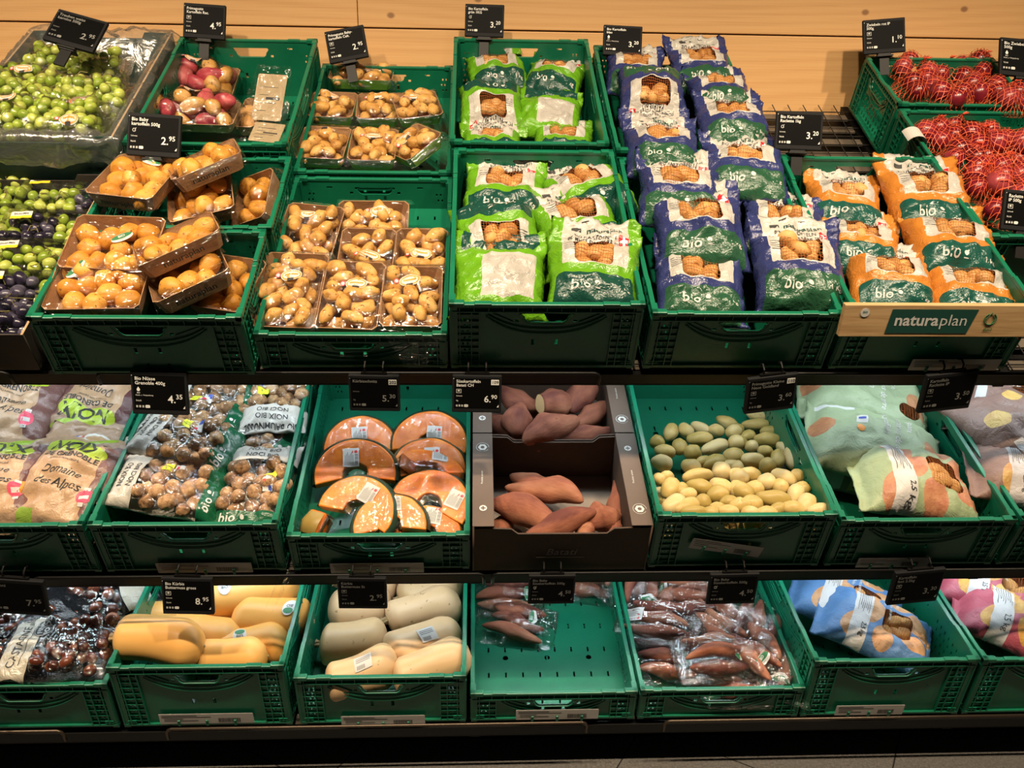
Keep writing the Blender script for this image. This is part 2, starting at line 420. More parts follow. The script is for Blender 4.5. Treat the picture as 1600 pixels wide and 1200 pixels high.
def crate(key, row, x, d, H, label, L=.6, Wd=.4, h0=0.0, card=None, cardw=.16, group='green folding crates', tilt=0):
    """x, d: front left corner on the shelf plane"""
    base = RM[row] @ T(x+Wd/2, d+L/2, h0) @ RX(tilt); me = crate_meshes(Wd-.004, L-.006, H)
    t = thing('crate', label, 'crate', base, group)
    part('base', me['base'], t); part('rim', me['rim'], t)
    w, l = Wd-.004, L-.006
    part('front_wall', me['end_wall'], t, T(0, -l/2+.006, 0) @ RX(90))
    part('back_wall', me['end_wall'], t, T(0, l/2-.006, 0) @ RZ(180) @ RX(90))
    part('side_wall', me['side_wall'], t, T(-w/2+.006, 0, 0) @ RZ(-90) @ RX(90))
    part('side_wall', me['side_wall'], t, T(w/2-.006, 0, 0) @ RZ(90) @ RX(90))
    for sx in (-1, 1):
        for sy in (-1, 1): part('corner_post', me['corner_post'], t, T(sx*(w/2-.008), sy*(l/2-.008), 0))
    if card is not None:
        b = MB(); b.m = 0
        cx, cz, a = card; hw = cardw/2
        Mc = T(cx, -l/2-.0035, cz) @ RX(90) @ RZ(a)
        b.me(sheet(rrect(-hw, -.017, hw, .017, .002), [], .0006), Mc)
        b.m = 1
        rn = random.Random(int((x+5)*1000))
        for y, x0, x1 in ((.011, -hw+.006, -hw*.2), (.006, -hw+.006, hw*.1), (.0, -hw*.9, -hw*.5), (-.006, -hw*.9, -.02)):
            b.box(x0, y, .0004, x1, y+.0012, .0006, Mc)
        q = hw*.25
        while q < hw*.7:
            wv = rn.choice((.0008, .0016)); b.box(q, -.012, .0004, q+wv, .002, .0006, Mc); q += wv+.0012
        lc = part('label_card', b.build('label_card', [M['paper'], M['ink']]), t)
        b = MB()
        for q in (-.6, 0, .6): part('card_clip', MB().rbox(q*hw-.003, -.022, -.001, q*hw+.003, -.004, .003, .0008, Mc).build('card_clip', M['crate']), lc)
    CR[key] = (x, d, H, L, Wd, row)
    return t
K = ' green folding crate '
crate('B0', 'B', -1.242, 0, .155, 'green crate with bagged chestnuts at the left end of the bottom shelf')
crate('B1', 'B', -.835, 0, .208, 'green folding crate holding orange butternut squash on the bottom shelf', card=(.0, .035, 0), cardw=.22)
crate('B2', 'B', -.420, 0, .166, 'green folding crate holding pale beige butternut squash on the bottom shelf', card=(.0, .018, 0), cardw=.2)
crate('B3', 'B', -.012, 0, .104, 'almost empty green folding crate with a few bagged sweet potatoes at its back', card=(.01, .03, 0), cardw=.2)
crate('B4', 'B', .393, 0, .108, 'green folding crate filled with clear bags of small sweet potatoes')
crate('B5', 'B', .796, 0, .198, 'green folding crate with blue potato bags on the bottom shelf', card=(-.03, .028, 0), cardw=.17)
crate('B6', 'B', 1.203, 0, .196, 'green crate with purple potato bags at the right end of the bottom shelf')
crate('M0', 'M', -1.232, 0, .162, 'green folding crate with brown walnut bags at the left end of the middle shelf')
crate('M1', 'M', -.824, 0, .162, 'green folding crate with clear and green walnut bags on the middle shelf', card=(.02, .020, 0), cardw=.21)
crate('M2', 'M', -.411, 0, .122, 'green folding crate with wrapped orange pumpkin slices', card=(-.01, .014, 0), cardw=.21)
crate('M4', 'M', .395, 0, .181, 'green folding crate filled with loose small yellow potatoes', card=(-.03, .075, -12), cardw=.17)
crate('M5', 'M', .806, 0, .161, 'green folding crate with pale green potato bags on the middle shelf', card=(-.04, .018, 0), cardw=.17)
crate('M6', 'M', 1.214, 0, .161, 'green folding crate with brown potato bags at the right end of the middle shelf')
crate('T1', 'T', -.885, -.02, .165, 'short green crate nearest in the left stack of golden potato trays', L=.3, Wd=.42, h0=.0)
crate('T1b', 'T', -.875, .285, .165, 'short green crate of golden potato trays behind the nearest one', L=.3, Wd=.42)
crate('T1c', 'T', -.866, .60, .19, 'green crate at the back left with red and yellow potato trays')
crate('T2', 'T', -.458, 0, .103, 'green crate of film wrapped potato trays at the front edge, beside the green potato bags')
crate('T2b', 'T', -.462, .603, .113, 'green crate of film wrapped potato trays behind another one, below the wooden wall')
crate('T3', 'T', -.054, 0, .187, 'green crate with bright green potato bags at the front edge')
crate('T3b', 'T', -.064, .603, .202, 'green crate with bright green potato bags against the wooden wall')
crate('T4', 'T', .362, 0, .165, 'green crate with blue potato bags at the front edge')
crate('T4b', 'T', .354, .603, .184, 'green crate with blue potato bags against the wooden wall')
crate('T5', 'T', .773, 0, .179, 'green crate with orange potato bags behind the wooden name board', card=(.08, .02, 0), cardw=.2)

crate('T6b', 'T', 1.182, .885, .175, 'short green crate of red onion nets at the back right, against the wooden wall', L=.3)
crate('T6', 'T', 1.182, .275, .165, 'green crate of red onion nets at the right, nearer than the short one', L=.6, card=None)
# ------------------------------------------------------------------ produce materials
def produce(name, stops, scale=18, rough=.55, speck=None, rnd_amt=.25, bump=.15, spec=.35, long=None, sss=0.0, zstop=None):
    """stops: colours laid by a soft noise; speck=(colour, scale, threshold)"""
    t = NT(name); co = t.obj()
    oi = t.n('ShaderNodeObjectInfo'); sh = t.n('ShaderNodeVectorMath', operation='ADD'); t.l(co, sh.inputs[0])
    cb = t.n('ShaderNodeCombineXYZ'); k = t.math('MULTIPLY', oi.outputs['Random'], 37.0)
    for i in range(3): t.l(k, cb.inputs[i])
    t.l(cb.outputs[0], sh.inputs[1]); v = sh.outputs[0]
    if long: v = t.mapping(v, long)
    n = t.noise(scale, 4, .6, v)
    f = t.math('ADD', n, t.math('MULTIPLY', t.math('SUBTRACT', oi.outputs['Random'], .5), rnd_amt))
    m = len(stops); col = t.ramp(f, [(.32+.36*i/max(1, m-1), c) for i, c in enumerate(stops)])
    if speck:
        sn = t.noise(speck[1], 2, .5, sh.outputs[0]); col = t.mix(t.ramp(sn, [(speck[2], (0,0,0)), (speck[2]+.04, (1,1,1))]), col, speck[0])
    t.set(col, rough, 0, spec)
    if sss: t.b.inputs['Subsurface Weight'].default_value = sss; t.b.inputs['Subsurface Scale'].default_value = .006; t.b.inputs['Subsurface Radius'].default_value = (1, .8, .4)
    t.bump(t.noise(scale*5, 4, .7, v), bump, .002); return t.m
M['potato_gold'] = produce('golden_potato_skin', [(.48,.20,.022), (.63,.29,.040), (.70,.37,.075)], 22, .5, ((.24,.09,.02), 110, .65))
M['potato_yellow'] = produce('yellow_potato_skin', [(.40,.19,.04), (.56,.30,.075), (.63,.38,.13)], 22, .55, ((.17,.08,.03), 95, .64))
M['potato_loose'] = produce('small_yellow_potato_skin', [(.38,.27,.07), (.54,.38,.13), (.62,.47,.22)], 14, .42, ((.25,.16,.06), 150, .71), rnd_amt=.5)
M['potato_red'] = produce('red_potato_skin', [(.26,.02,.04), (.40,.05,.07), (.50,.12,.12)], 22, .5, ((.5,.25,.15), 120, .70))
M['potato_brown'] = produce('brown_potato_skin', [(.40,.19,.05), (.58,.30,.09), (.64,.38,.15)], 22, .55, ((.20,.09,.03), 120, .69))
M['sweet'] = produce('sweet_potato_skin', [(.13,.04,.03), (.27,.095,.055), (.38,.165,.095)], 16, .75, ((.16,.055,.035), 60, .74), long=(.35,1,1), bump=.9, spec=.2)
M['sweet_cut'] = simple('pale_cut_end', (.62,.42,.20), .8, bump=(80,.4))
M['squash'] = produce('orange_squash_skin', [(.62,.27,.055), (.74,.36,.085), (.80,.44,.13)], 6, .42, ((.75,.55,.28), 60, .74), long=(.25,1,1), bump=.03)
M['squash_pale'] = produce('pale_squash_skin', [(.52,.36,.18), (.62,.41,.22), (.70,.48,.28)], 5, .42, ((.34,.22,.10), 75, .70), long=(.25,1,1), bump=.04)
M['stem'] = simple('dry_squash_stem', (.36,.25,.12), .8, bump=(120,.6))
M['flesh'] = produce('pumpkin_flesh', [(.60,.13,.006), (.74,.19,.010), (.80,.26,.028)], 30, .4, bump=.3)
M['pumpkin_skin'] = produce('dark_green_pumpkin_skin', [(.006,.02,.012), (.02,.05,.03), (.05,.08,.05)], 14, .4)
M['pumpkin_tan'] = produce('tan_pumpkin_skin', [(.30,.20,.05), (.42,.27,.07)], 14, .4)
M['grape'] = produce('green_grape_skin', [(.24,.34,.035), (.36,.46,.06), (.50,.56,.12)], 8, .16, rnd_amt=.5, bump=.02, spec=.6, sss=.25)
M['grape_dark'] = produce('dark_grape_skin', [(.010,.008,.022), (.03,.022,.05), (.10,.09,.14)], 26, .25, rnd_amt=.3, bump=.02, spec=.6)
M['grape_stalk'] = simple('grape_stalk', (.20,.17,.05), .7)
M['onion'] = produce('red_onion_skin', [(.10,.006,.012), (.21,.014,.026), (.33,.05,.06)], 10, .28, long=(1,1,.15), bump=.08, spec=.5)
M['walnut'] = produce('walnut_shell', [(.20,.10,.04), (.42,.235,.11), (.60,.38,.20)], 75, .6, bump=1.0)
M['chestnut'] = produce('chestnut_shell', [(.05,.012,.006), (.13,.03,.014), (.26,.085,.04)], 12, .22, long=(1,1,.3), bump=.05, spec=.6)
M['card_tray'] = simple('brown_cardboard', (.33,.18,.085), .8, var=((.39,.22,.11), 30), bump=(200,.2))
M['card_green'] = simple('green_printed_cardboard', (.22,.42,.035), .5, var=((.17,.34,.025), 20))
M['card_dark'] = simple('dark_printed_cardboard', (.030,.022,.018), .6)
M['card_taupe'] = simple('taupe_printed_cardboard', (.105,.070,.050), .65, var=((.12,.08,.058), 12))
M['card_dgreen'] = simple('dark_green_cardboard', (.010,.040,.030), .6)
M['card_edge'] = simple('raw_cardboard_edge', (.42,.28,.15), .9)
M['white_print'] = simple('white_print', (.60,.59,.56), .6)
M['yellow_print'] = simple('yellow_print', (.78,.52,.02), .5)
M['neon'] = simple('neon_yellow_label', (.74,.78,.03), .5)
M['orange_print'] = simple('orange_print', (.80,.28,.04), .5)
M['red_print'] = simple('red_print', (.62,.03,.04), .5)
M['blue_print'] = simple('blue_print', (.03,.07,.38), .5)
M['pink_print'] = simple('crimson_print', (.72,.06,.12), .5)
M['lime_print'] = simple('lime_print', (.36,.58,.06), .5)
M['green_print'] = simple('green_print', (.02,.16,.06), .5)
def film_nodes(t, strength=1.0, base=.07, scale=22, tint=(1,1,1), gl=(1,1,1), rough=.09, streak=.55):
    """clear wrap: see-through with glints on its creases"""
    tr = t.n('ShaderNodeBsdfTransparent'); tr.inputs[0].default_value = (*tint, 1)
    g = t.n('ShaderNodeBsdfGlossy'); g.inputs['Color'].default_value = (*gl, 1); g.inputs['Roughness'].default_value = rough
    co = t.obj(); n1 = t.noise(scale, 3, .55, t.mapping(co, (1, .35, 1), rot=(0, 0, .7)), dist=1.2)
    n2 = t.noise(scale*2.3, 2, .5, t.mapping(co, (.3, 1, 1), rot=(0, 0, .3)), dist=.8)
    r1 = t.math('ABSOLUTE', t.math('SUBTRACT', n1, .5)); r2 = t.math('ABSOLUTE', t.math('SUBTRACT', n2, .5))
    h = t.math('MINIMUM', r1, r2)
    b = t.n('ShaderNodeBump'); b.inputs['Strength'].default_value = strength; b.inputs['Distance'].default_value = .012
    t.l(h, b.inputs['Height']); t.l(b.outputs[0], g.inputs['Normal'])
    lw = t.n('ShaderNodeLayerWeight'); lw.inputs['Blend'].default_value = .25; t.l(b.outputs[0], lw.inputs['Normal'])
    crease = t.ramp(h, [(0.0, (1,1,1)), (.022, (0,0,0))])
    fac = t.math('ADD', base, t.math('ADD', t.math('MULTIPLY', lw.outputs['Fresnel'], streak), t.math('MULTIPLY', crease, .10)), clamp=True)
    mx = t.n('ShaderNodeMixShader'); t.l(fac, mx.inputs[0]); t.l(tr.outputs[0], mx.inputs[1]); t.l(g.outputs[0], mx.inputs[2])
    return mx.outputs[0]
def film_mat(name, **kw):
    t = NT(name); s = film_nodes(t, **kw); t.l(s, t.out.inputs['Surface']); return t.m
M['film'] = film_mat('clear_film'); M['film_soft'] = film_mat('clear_film_pulled_tight', strength=.8, base=.03, scale=30, streak=.30, rough=.08)
M['film_bag'] = film_mat('clear_crinkled_bag', strength=1.0, base=.08, scale=30, streak=.7)
M['clamshell'] = film_mat('clear_punnet_plastic', strength=.15, base=.06, scale=12, streak=.5, rough=.05)
def milky(name):
    t = NT(name); s = film_nodes(t, strength=.9, base=.10, scale=9, streak=.7, rough=.2)
    d = t.n('ShaderNodeBsdfDiffuse'); d.inputs[0].default_value = (.8, .8, .76, 1)
    mx = t.n('ShaderNodeMixShader'); mx.inputs[0].default_value = .06; t.l(s, mx.inputs[1]); t.l(d.outputs[0], mx.inputs[2]); t.l(mx.outputs[0], t.out.inputs['Surface']); return t.m
M['liner'] = milky('milky_plastic_liner')
def mask_node(t, uv, sh):
    k = sh[0]
    if k in ('box', 'ell'):
        cx, cy, hx, hy = sh[1:5]; r = sh[5] if k == 'box' else 0; rot = sh[6] if len(sh) > 6 else 0
        p = t.n('ShaderNodeVectorMath', operation='SUBTRACT'); t.l(uv, p.inputs[0]); p.inputs[1].default_value = (cx, cy, 0); v = p.outputs[0]
        if rot:
            q = t.n('ShaderNodeVectorRotate', rotation_type='Z_AXIS'); t.l(v, q.inputs['Vector']); q.inputs['Angle'].default_value = -R(rot); v = q.outputs[0]
        s = t.sep(v)
        if k == 'ell':
            a = t.math('DIVIDE', s[0], hx); b = t.math('DIVIDE', s[1], hy)
            return t.math('LESS_THAN', t.math('ADD', t.math('MULTIPLY', a, a), t.math('MULTIPLY', b, b)), 1.0)
        ax = t.math('MAXIMUM', t.math('SUBTRACT', t.math('ABSOLUTE', s[0]), hx-r), 0.0); ay = t.math('MAXIMUM', t.math('SUBTRACT', t.math('ABSOLUTE', s[1]), hy-r), 0.0)
        return t.math('LESS_THAN', t.math('ADD', t.math('MULTIPLY', ax, ax), t.math('MULTIPLY', ay, ay)), max(r, .0004)**2)
def print_mat(name, base, shapes, windows=(), film='net', rough=.24, net=(.30,.09,.03), netw=.065, cell=.0062, crinkle=.5, spec=.5, strands=1):
    """bag print: shapes = [(mask, colour)], windows = [mask]; uv runs in metres from the bag's middle"""
    t = NT(name); uv = t.uvs(); col = base
    col = t.mix(t.ramp(t.noise(30, 3), [(.4, (0,0,0)), (.7, (1,1,1))]), base, tuple(c*.9 for c in base))
    for sh, c in shapes:
        m = mask_node(t, uv, sh)
        if len(sh) > 7 and sh[7] == 'grad' or (sh[0] == 'ell' and len(c) == 2):
            c = t.mix(t.ramp(t.noise(30, 3, .6, uv), [(.35, (0,0,0)), (.65, (1,1,1))]), c[0], c[1])
        col = t.mix(m, col, c)
    t.set(col, rough, 0, spec)
    n1 = t.noise(26, 4, .6, dist=.9); n2 = t.noise(70, 2, .5, dist=.5)
    hh = t.math('ADD', t.math('ABSOLUTE', t.math('SUBTRACT', n1, .5)), t.math('MULTIPLY', t.math('ABSOLUTE', t.math('SUBTRACT', n2, .5)), .35))
    t.bump(hh, crinkle, .012)
    sh = t.b.outputs[0]
    if windows:
        w = None
        for m in windows:
            q = mask_node(t, uv, m); w = q if w is None else t.math('MAXIMUM', w, q)
        if film == 'net':
            s = t.sep(t.mapping(uv, rot=(0, 0, .06)))
            def lines(c, p): return t.math('LESS_THAN', t.math('ABSOLUTE', t.math('SUBTRACT', t.math('FRACT', t.math('DIVIDE', c, p)), .5)), netw)
            ln = t.math('MAXIMUM', lines(s[0], cell), lines(s[1], cell*1.3))
            tr = t.n('ShaderNodeBsdfTransparent'); d = t.n('ShaderNodeBsdfDiffuse'); d.inputs[0].default_value = (*net, 1)
            mx = t.n('ShaderNodeMixShader'); t.l(ln, mx.inputs[0]); t.l(tr.outputs[0], mx.inputs[1]); t.l(d.outputs[0], mx.inputs[2]); win = mx.outputs[0]
        else: win = film_nodes(t, **(film if isinstance(film, dict) else {}))
        mx = t.n('ShaderNodeMixShader'); t.l(w, mx.inputs[0]); t.l(sh, mx.inputs[1]); t.l(win, mx.inputs[2]); sh = mx.outputs[0]
    t.l(sh, t.out.inputs['Surface']); return t.m
def net_mat(name, c, cell=.011, w=.075):
    t = NT(name); s = t.sep(t.mapping(t.uvs(), rot=(0, 0, R(45))))
    n = t.noise(25, 2, .5, t.uvs()); off = t.math('MULTIPLY', n, .010)
    def lines(q): return t.math('LESS_THAN', t.math('ABSOLUTE', t.math('SUBTRACT', t.math('FRACT', t.math('DIVIDE', t.math('ADD', q, off), cell)), .5)), w)
    ln = t.math('MAXIMUM', lines(s[0]), lines(s[1]))
    t.set(c, .45); tr = t.n('ShaderNodeBsdfTransparent'); mx = t.n('ShaderNodeMixShader')
    t.l(ln, mx.inputs[0]); t.l(tr.outputs[0], mx.inputs[1]); t.l(t.b.outputs[0], mx.inputs[2]); t.l(mx.outputs[0], t.out.inputs['Surface']); return t.m
M['net'] = net_mat('orange_red_net', (.74,.12,.045), .0125, .055)
M['net_cord'] = simple('orange_red_net_cord', (.80,.10,.04), .5)
# ------------------------------------------------------------------ produce meshes (unit size, scaled per copy)
def blob(name, mat, seed, ax, lump=.10, freq=1.3, sub=3, bend=0.0, taper=0.0, pinch=0.0, smooth=True):
    bm = bmesh.new(); bmesh.ops.create_icosphere(bm, subdivisions=sub, radius=1)
    of = Vector((seed*7.31, seed*3.17, seed*1.9))
    for v in bm.verts:
        p = v.co.copy(); d = 1+lump*noise.noise(p*freq+of)*1.6+lump*.4*noise.noise(p*freq*3+of)
        q = Vector((p.x*ax[0], p.y*ax[1], p.z*ax[2]))*d
        s = q.x/ax[0]; k = 1+taper*s-pinch*s*s; q.y *= k; q.z *= k
        q.y += bend*(s*s-.4)*ax[0]
        v.co = q
    me = bpy.data.meshes.new(name); bm.to_mesh(me); bm.free(); me.materials.append(mat)
    if smooth: me.shade_smooth()
    return me
KIND = {}
def kinds(key, name, mat, n, axf, **kw):
    rn = random.Random(key)
    KIND[key] = [blob(name, mat, i+1+len(key), axf(rn), **kw) for i in range(n)]
kinds('gold', 'potato', M['potato_gold'], 6, lambda r: (.031, .026*r.uniform(.92,1.05), .025), lump=.09)
kinds('yellow', 'potato', M['potato_yellow'], 8, lambda r: (.031*r.uniform(.75,1.15), .0205, .0200), lump=.12, bend=.08)
kinds('loose', 'potato', M['potato_loose'], 8, lambda r: (.0250*r.uniform(.9,1.2), .0185, .0180), lump=.08, taper=.07)
kinds('red', 'potato', M['potato_red'], 4, lambda r: (.028*r.uniform(.8,1.3), .021, .020), lump=.10)
kinds('brown', 'potato', M['potato_brown'], 6, lambda r: (.031*r.uniform(.9,1.15), .0235, .023), lump=.10)
kinds('grape', 'grape', M['grape'], 3, lambda r: (.0150*r.uniform(1,1.15), .0130, .0130), lump=.03, sub=2)
kinds('grape_dark', 'grape', M['grape_dark'], 3, lambda r: (.0145*r.uniform(1,1.15), .0128, .0128), lump=.03, sub=2)
kinds('onion', 'onion', M['onion'], 4, lambda r: (.031, .031, .030), lump=.04)
kinds('walnut', 'walnut', M['walnut'], 4, lambda r: (.0185, .0165, .0165), lump=.12, freq=4.5)
kinds('chestnut', 'chestnut', M['chestnut'], 3, lambda r: (.0165, .0155, .012), lump=.06, freq=1.2, sub=2)
def sweet_mesh(seed, L, Rr):
    """spindle with drawn-out ends, ridges and dimples"""
    rn = random.Random(seed); n = 26; m = 16; vs = []; fs = []; of = Vector((seed*5.1, 2, seed))
    peak = rn.uniform(.38, .62); b1 = rn.uniform(-.10, .10); b2 = rn.uniform(-.06, .06)
    for i in range(n+1):
        u = i/n; a = u/peak if u < peak else (1-u)/(1-peak)
        r = Rr*(max(0, min(1, a*1.08))**.46) if 0 < u < 1 else Rr*.05
        r = r*(1-.18*(1-a)) + Rr*.04
        cy = b1*L*math.sin(math.pi*u)+b2*L*math.sin(2*math.pi*u)
        for j in range(m):
            an = 2*math.pi*j/m; d = Vector((0, math.cos(an), math.sin(an)))
            rr = r*(1+.20*noise.noise(Vector((u*4, d.y, d.z))+of)+.04*noise.noise(Vector((u*14, d.y*3, d.z*3))+of))
            vs.append(((u-.5)*L, cy+d.y*rr, d.z*rr*.92))
    for i in range(n):
        for j in range(m): fs.append((i*m+j, i*m+(j+1) % m, (i+1)*m+(j+1) % m, (i+1)*m+j))
    fs += [tuple(range(m))[::-1], tuple(n*m+j for j in range(m))]
    return mesh('sweet_potato', vs, fs, M['sweet'], True)
def squash_mesh(seed, L, R1, R2, mat, neck=.5):
    """butternut: neck end at -x (blossom end +x), stem added apart"""
    n = 34; m = 28; vs = []; fs = []; of = Vector((seed*3.3, seed, 1))
    for i in range(n+1):
        u = i/n
        # neck radius R1 then bulb R2
        s = min(1, max(0, (u-neck*.75)/(.42))); s = s*s*(3-2*s); r = R1+(R2-R1)*s
        e = min(u/.13, 1); e2 = min((1-u)/.26, 1)
        r *= math.sqrt(max(0, 1-(1-e)**2))*.999+.001; r *= math.sqrt(max(0, 1-(1-e2)**2))*.97+.03
        if u == 0: r = R1*.12
        for j in range(m):
            an = 2*math.pi*j/m
            rb = 1+.018*math.cos(10*an)*s+.03*noise.noise(Vector((u*2.5, math.cos(an), math.sin(an)))+of)
            vs.append(((u-.5)*L, math.cos(an)*r*rb+.012*math.sin(u*3+seed), math.sin(an)*r*rb))
    for i in range(n):
        for j in range(m): fs.append((i*m+j, i*m+(j+1) % m, (i+1)*m+(j+1) % m, (i+1)*m+j))
    fs += [tuple(range(m))[::-1], tuple(n*m+j for j in range(m))]
    return mesh('butternut_squash', vs, fs, mat, True)
# ------------------------------------------------------------------ sheets laid over things, bags, trays
def sm(a): a = max(0., min(1., a)); return a*a*(3-2*a)
class Surf:
    """front face grid: P[j][i] over u (across) and v (along); uv in metres from the middle"""
    def __init__(s, W, H, nu=30, nv=40): s.W, s.H, s.nu, s.nv = W, H, nu, nv
    def fill(s, fn): s.P = [[Vector(fn(i/s.nu, j/s.nv)) for i in range(s.nu+1)] for j in range(s.nv+1)]; return s
    def at(s, u, v):
        u = min(max(u, 0), .9999)*s.nu; v = min(max(v, 0), .9999)*s.nv; i, j = int(u), int(v); a, b = u-i, v-j
        p, q, r, w = s.P[j][i], s.P[j][i+1], s.P[j+1][i], s.P[j+1][i+1]
        nrm = (q-p+w-r).cross(r-p+w-q); nrm = nrm.normalized() if nrm.length > 1e-12 else Vector((0,0,1))
        return p*(1-a)*(1-b)+q*a*(1-b)+r*(1-a)*b+w*a*b, nrm
    def mesh(s, name, mats, back=None, smooth=True, backmi=0):
        vs = []; fs = []; uv = []; mi = []; nu, nv = s.nu, s.nv
        for j in range(nv+1):
            for i in range(nu+1): vs.append(s.P[j][i]); uv.append(((i/nu-.5)*s.W, (j/nv-.5)*s.H))
        idx = lambda i, j: j*(nu+1)+i
        for j in range(nv):
            for i in range(nu): fs.append((idx(i,j), idx(i+1,j), idx(i+1,j+1), idx(i,j+1))); mi.append(0)
        if back:
            st = 2; bi = {}
            for j in range(nv+1):
                for i in range(nu+1):
                    if i in (0, nu) or j in (0, nv): bi[i, j] = idx(i, j)
                    else:
                        bi[i, j] = len(vs); vs.append(Vector(back(i/nu, j/nv, s.P[j][i]))); uv.append((((i/nu)-.5)*s.W, (j/nv-.5)*s.H+9))
            for j in range(nv):
                for i in range(nu): fs.append((bi[i,j], bi[i,j+1], bi[i+1,j+1], bi[i+1,j])); mi.append(backmi)
        return mesh(name, vs, fs, mats, smooth, mi, uv)
    def drape(s, me_or_mb, cu, cv, rot=0, off=.0008, scale=1.0, M0=None):
        """lay a flat mesh (metres) on the surface round the point (cu, cv), metres from the middle"""
        out = []; c, sn = math.cos(R(rot)), math.sin(R(rot))
        vv = me_or_mb.vertices if hasattr(me_or_mb, 'vertices') else None
        for v in vv:
            x, y = v.co.x*scale, v.co.y*scale; x, y = x*c-y*sn, x*sn+y*c
            p, n = s.at((cu+x)/s.W+.5, (cv+y)/s.H+.5); out.append(p+n*(off+max(0, v.co.z)))
        return out, [tuple(f.vertices) for f in me_or_mb.polygons]
def fine(me, cell=.006):
    """cut a flat patch into a grid so that it bends with what it lies on"""
    bm = bmesh.new(); bm.from_mesh(me)
    for ax in (0, 1):
        lo = min(v.co[ax] for v in bm.verts); hi = max(v.co[ax] for v in bm.verts); x = lo+cell
        while x < hi-1e-4:
            no = Vector((1,0,0)) if ax == 0 else Vector((0,1,0)); co = no*x
            bmesh.ops.bisect_plane(bm, geom=bm.verts[:]+bm.edges[:]+bm.faces[:], plane_co=co, plane_no=no); x += cell
    m2 = bpy.data.meshes.new('p'); bm.to_mesh(m2); bm.free(); return m2
_pp = {}
def patch(poly, cell=.006):
    k = (tuple(poly), cell)
    if k not in _pp:
        me = bpy.data.meshes.new('p'); me.from_pydata([(x, y, 0) for x, y in poly], [], [tuple(range(len(poly)))]); _pp[k] = fine(me, cell)
    return _pp[k]
def decals(surf, items, parent, name='lettering'):
    """items: (mesh, cu, cv, rot, material key, offset); laid as one print part per material group"""
    b = MB(); mats = []
    for me, cu, cv, rot, mk, off in items:
        if mk not in mats: mats.append(mk)
        b.m = mats.index(mk); vs, fs = surf.drape(me, cu, cv, rot, off); b.add(vs, fs)
    return part(name, b.build(name, [M[k] for k in mats]), parent)
def over(items, x, y, slope=2.5, floor=0.0):
    z = floor
    for ix, iy, iz, r in items:
        d = math.hypot(x-ix, y-iy)
        h = iz+math.sqrt(r*r-d*d) if d < r*.8 else iz+r*.6-(d-r*.8)*slope
        if h > z: z = h
    return z
def relax(P, n, nu, nv, lift=None):
    for _ in range(n):
        Q = [[c for c in r] for r in P]
        for j in range(1, nv):
            for i in range(1, nu):
                a = (P[j-1][i].z+P[j+1][i].z+P[j][i-1].z+P[j][i+1].z)/4
                if a > P[j][i].z*.999 or lift is None: Q[j][i].z = max(P[j][i].z, a) if lift is not None else (P[j][i].z+a)/2
        P[:] = Q
    return P
def pillow(W, H, Tk, seed, items=None, fill=(0.0, 1.0), lump=.006, crumple=.004, pu=3.0, pv=3.2, nu=30, nv=40, curl=0.0, topflap=0.0, twist=0.0, slim=.06):
    """pillow-shaped bag front; contents lie between v=fill"""
    of = Vector((seed*3.7, seed*1.3, seed*.71)); v0, v1 = fill
    def f(u, v):
        a = max(0, 1-abs(2*u-1)**pu)**.55
        w = min(1, max(0, (v-v0)/(v1-v0))); g = max(0, 1-abs(2*w-1)**pv)**.5 if v0 <= v <= v1 else 0
        g = max(g, 0)
        th = a*g
        X = (u-.5)*W*(1-slim*g+ (0.02*math.sin(v*9+seed))); Y = (v-.5)*H*(1-.03*a)
        p = Vector((X*14, Y*14, 0))+of
        z = Tk*th*(1+.28*noise.noise(p*1.0))+lump*th*noise.noise(p*2.6)
        rd = 1-abs(noise.noise(Vector((X*18+seed, Y*34, seed))))*2; rd2 = 1-abs(noise.noise(Vector((X*46, Y*22+seed, seed*.3))))*2
        ed = .35+.65*(1-a*g)
        z += crumple*ed*(max(0, rd)**3*1.3+max(0, rd2)**3*.7)+crumple*.9*(1-th)*noise.noise(p*2)
        if items and v0-.02 <= v <= v1+.02:
            z2 = over(items, X, Y, 2.0, 0)
            z = max(z, z2*min(1, a*3)) if z2 > 0 else z
        X += twist*(v-.5)*.05; z += curl*(v-.5)**2
        if v > v1: z += topflap*(v-v1)/(1-v1+1e-6)*(H*(1-v1))
        return (X+crumple*.5*noise.noise(p*1.4), Y+crumple*.6*noise.noise(p*1.7+Vector((9,9,9))), z)
    s = Surf(W, H, nu, nv).fill(f); return s
def backside(depth, seed=0, curl=0):
    def b(u, v, p):
        a = max(0, 1-abs(2*u-1)**3)**.5*max(0, 1-abs(2*v-1)**3)**.5
        return (p.x, p.y, min(p.z-.001, -depth*a+(curl*(v-.5)**2)))
    return b
RN = random.Random(77)
def rot_any(rn): return Matrix.Rotation(rn.uniform(0, 6.28), 4, 'X') @ Matrix.Rotation(rn.uniform(-.5, .5), 4, 'Y')
def pack(w, l, n, r, rn, z0=0, layers=1.0, tries=900, sq=.82):
    """spots of n roundish things in a w x l tray: first layer then heaped"""
    out = []; base = []
    for _ in range(tries):
        if len(base) >= n: break
        x, y = rn.uniform(-w/2+r*.9, w/2-r*.9), rn.uniform(-l/2+r*.9, l/2-r*.9)
        zs = z0+r*.9; ok = True
        near = [q for q in base if math.hypot(q[0]-x, q[1]-y) < 2*r*sq]
        if near:
            if len(near) > 4 or rn.random() < .4: continue
            zs = max(q[2]+math.sqrt(max(0, (2*r*sq)**2-(q[0]-x)**2-(q[1]-y)**2)) for q in near)
            if zs > z0+r*.9+r*2*layers: continue
        base.append((x, y, zs))
    return base
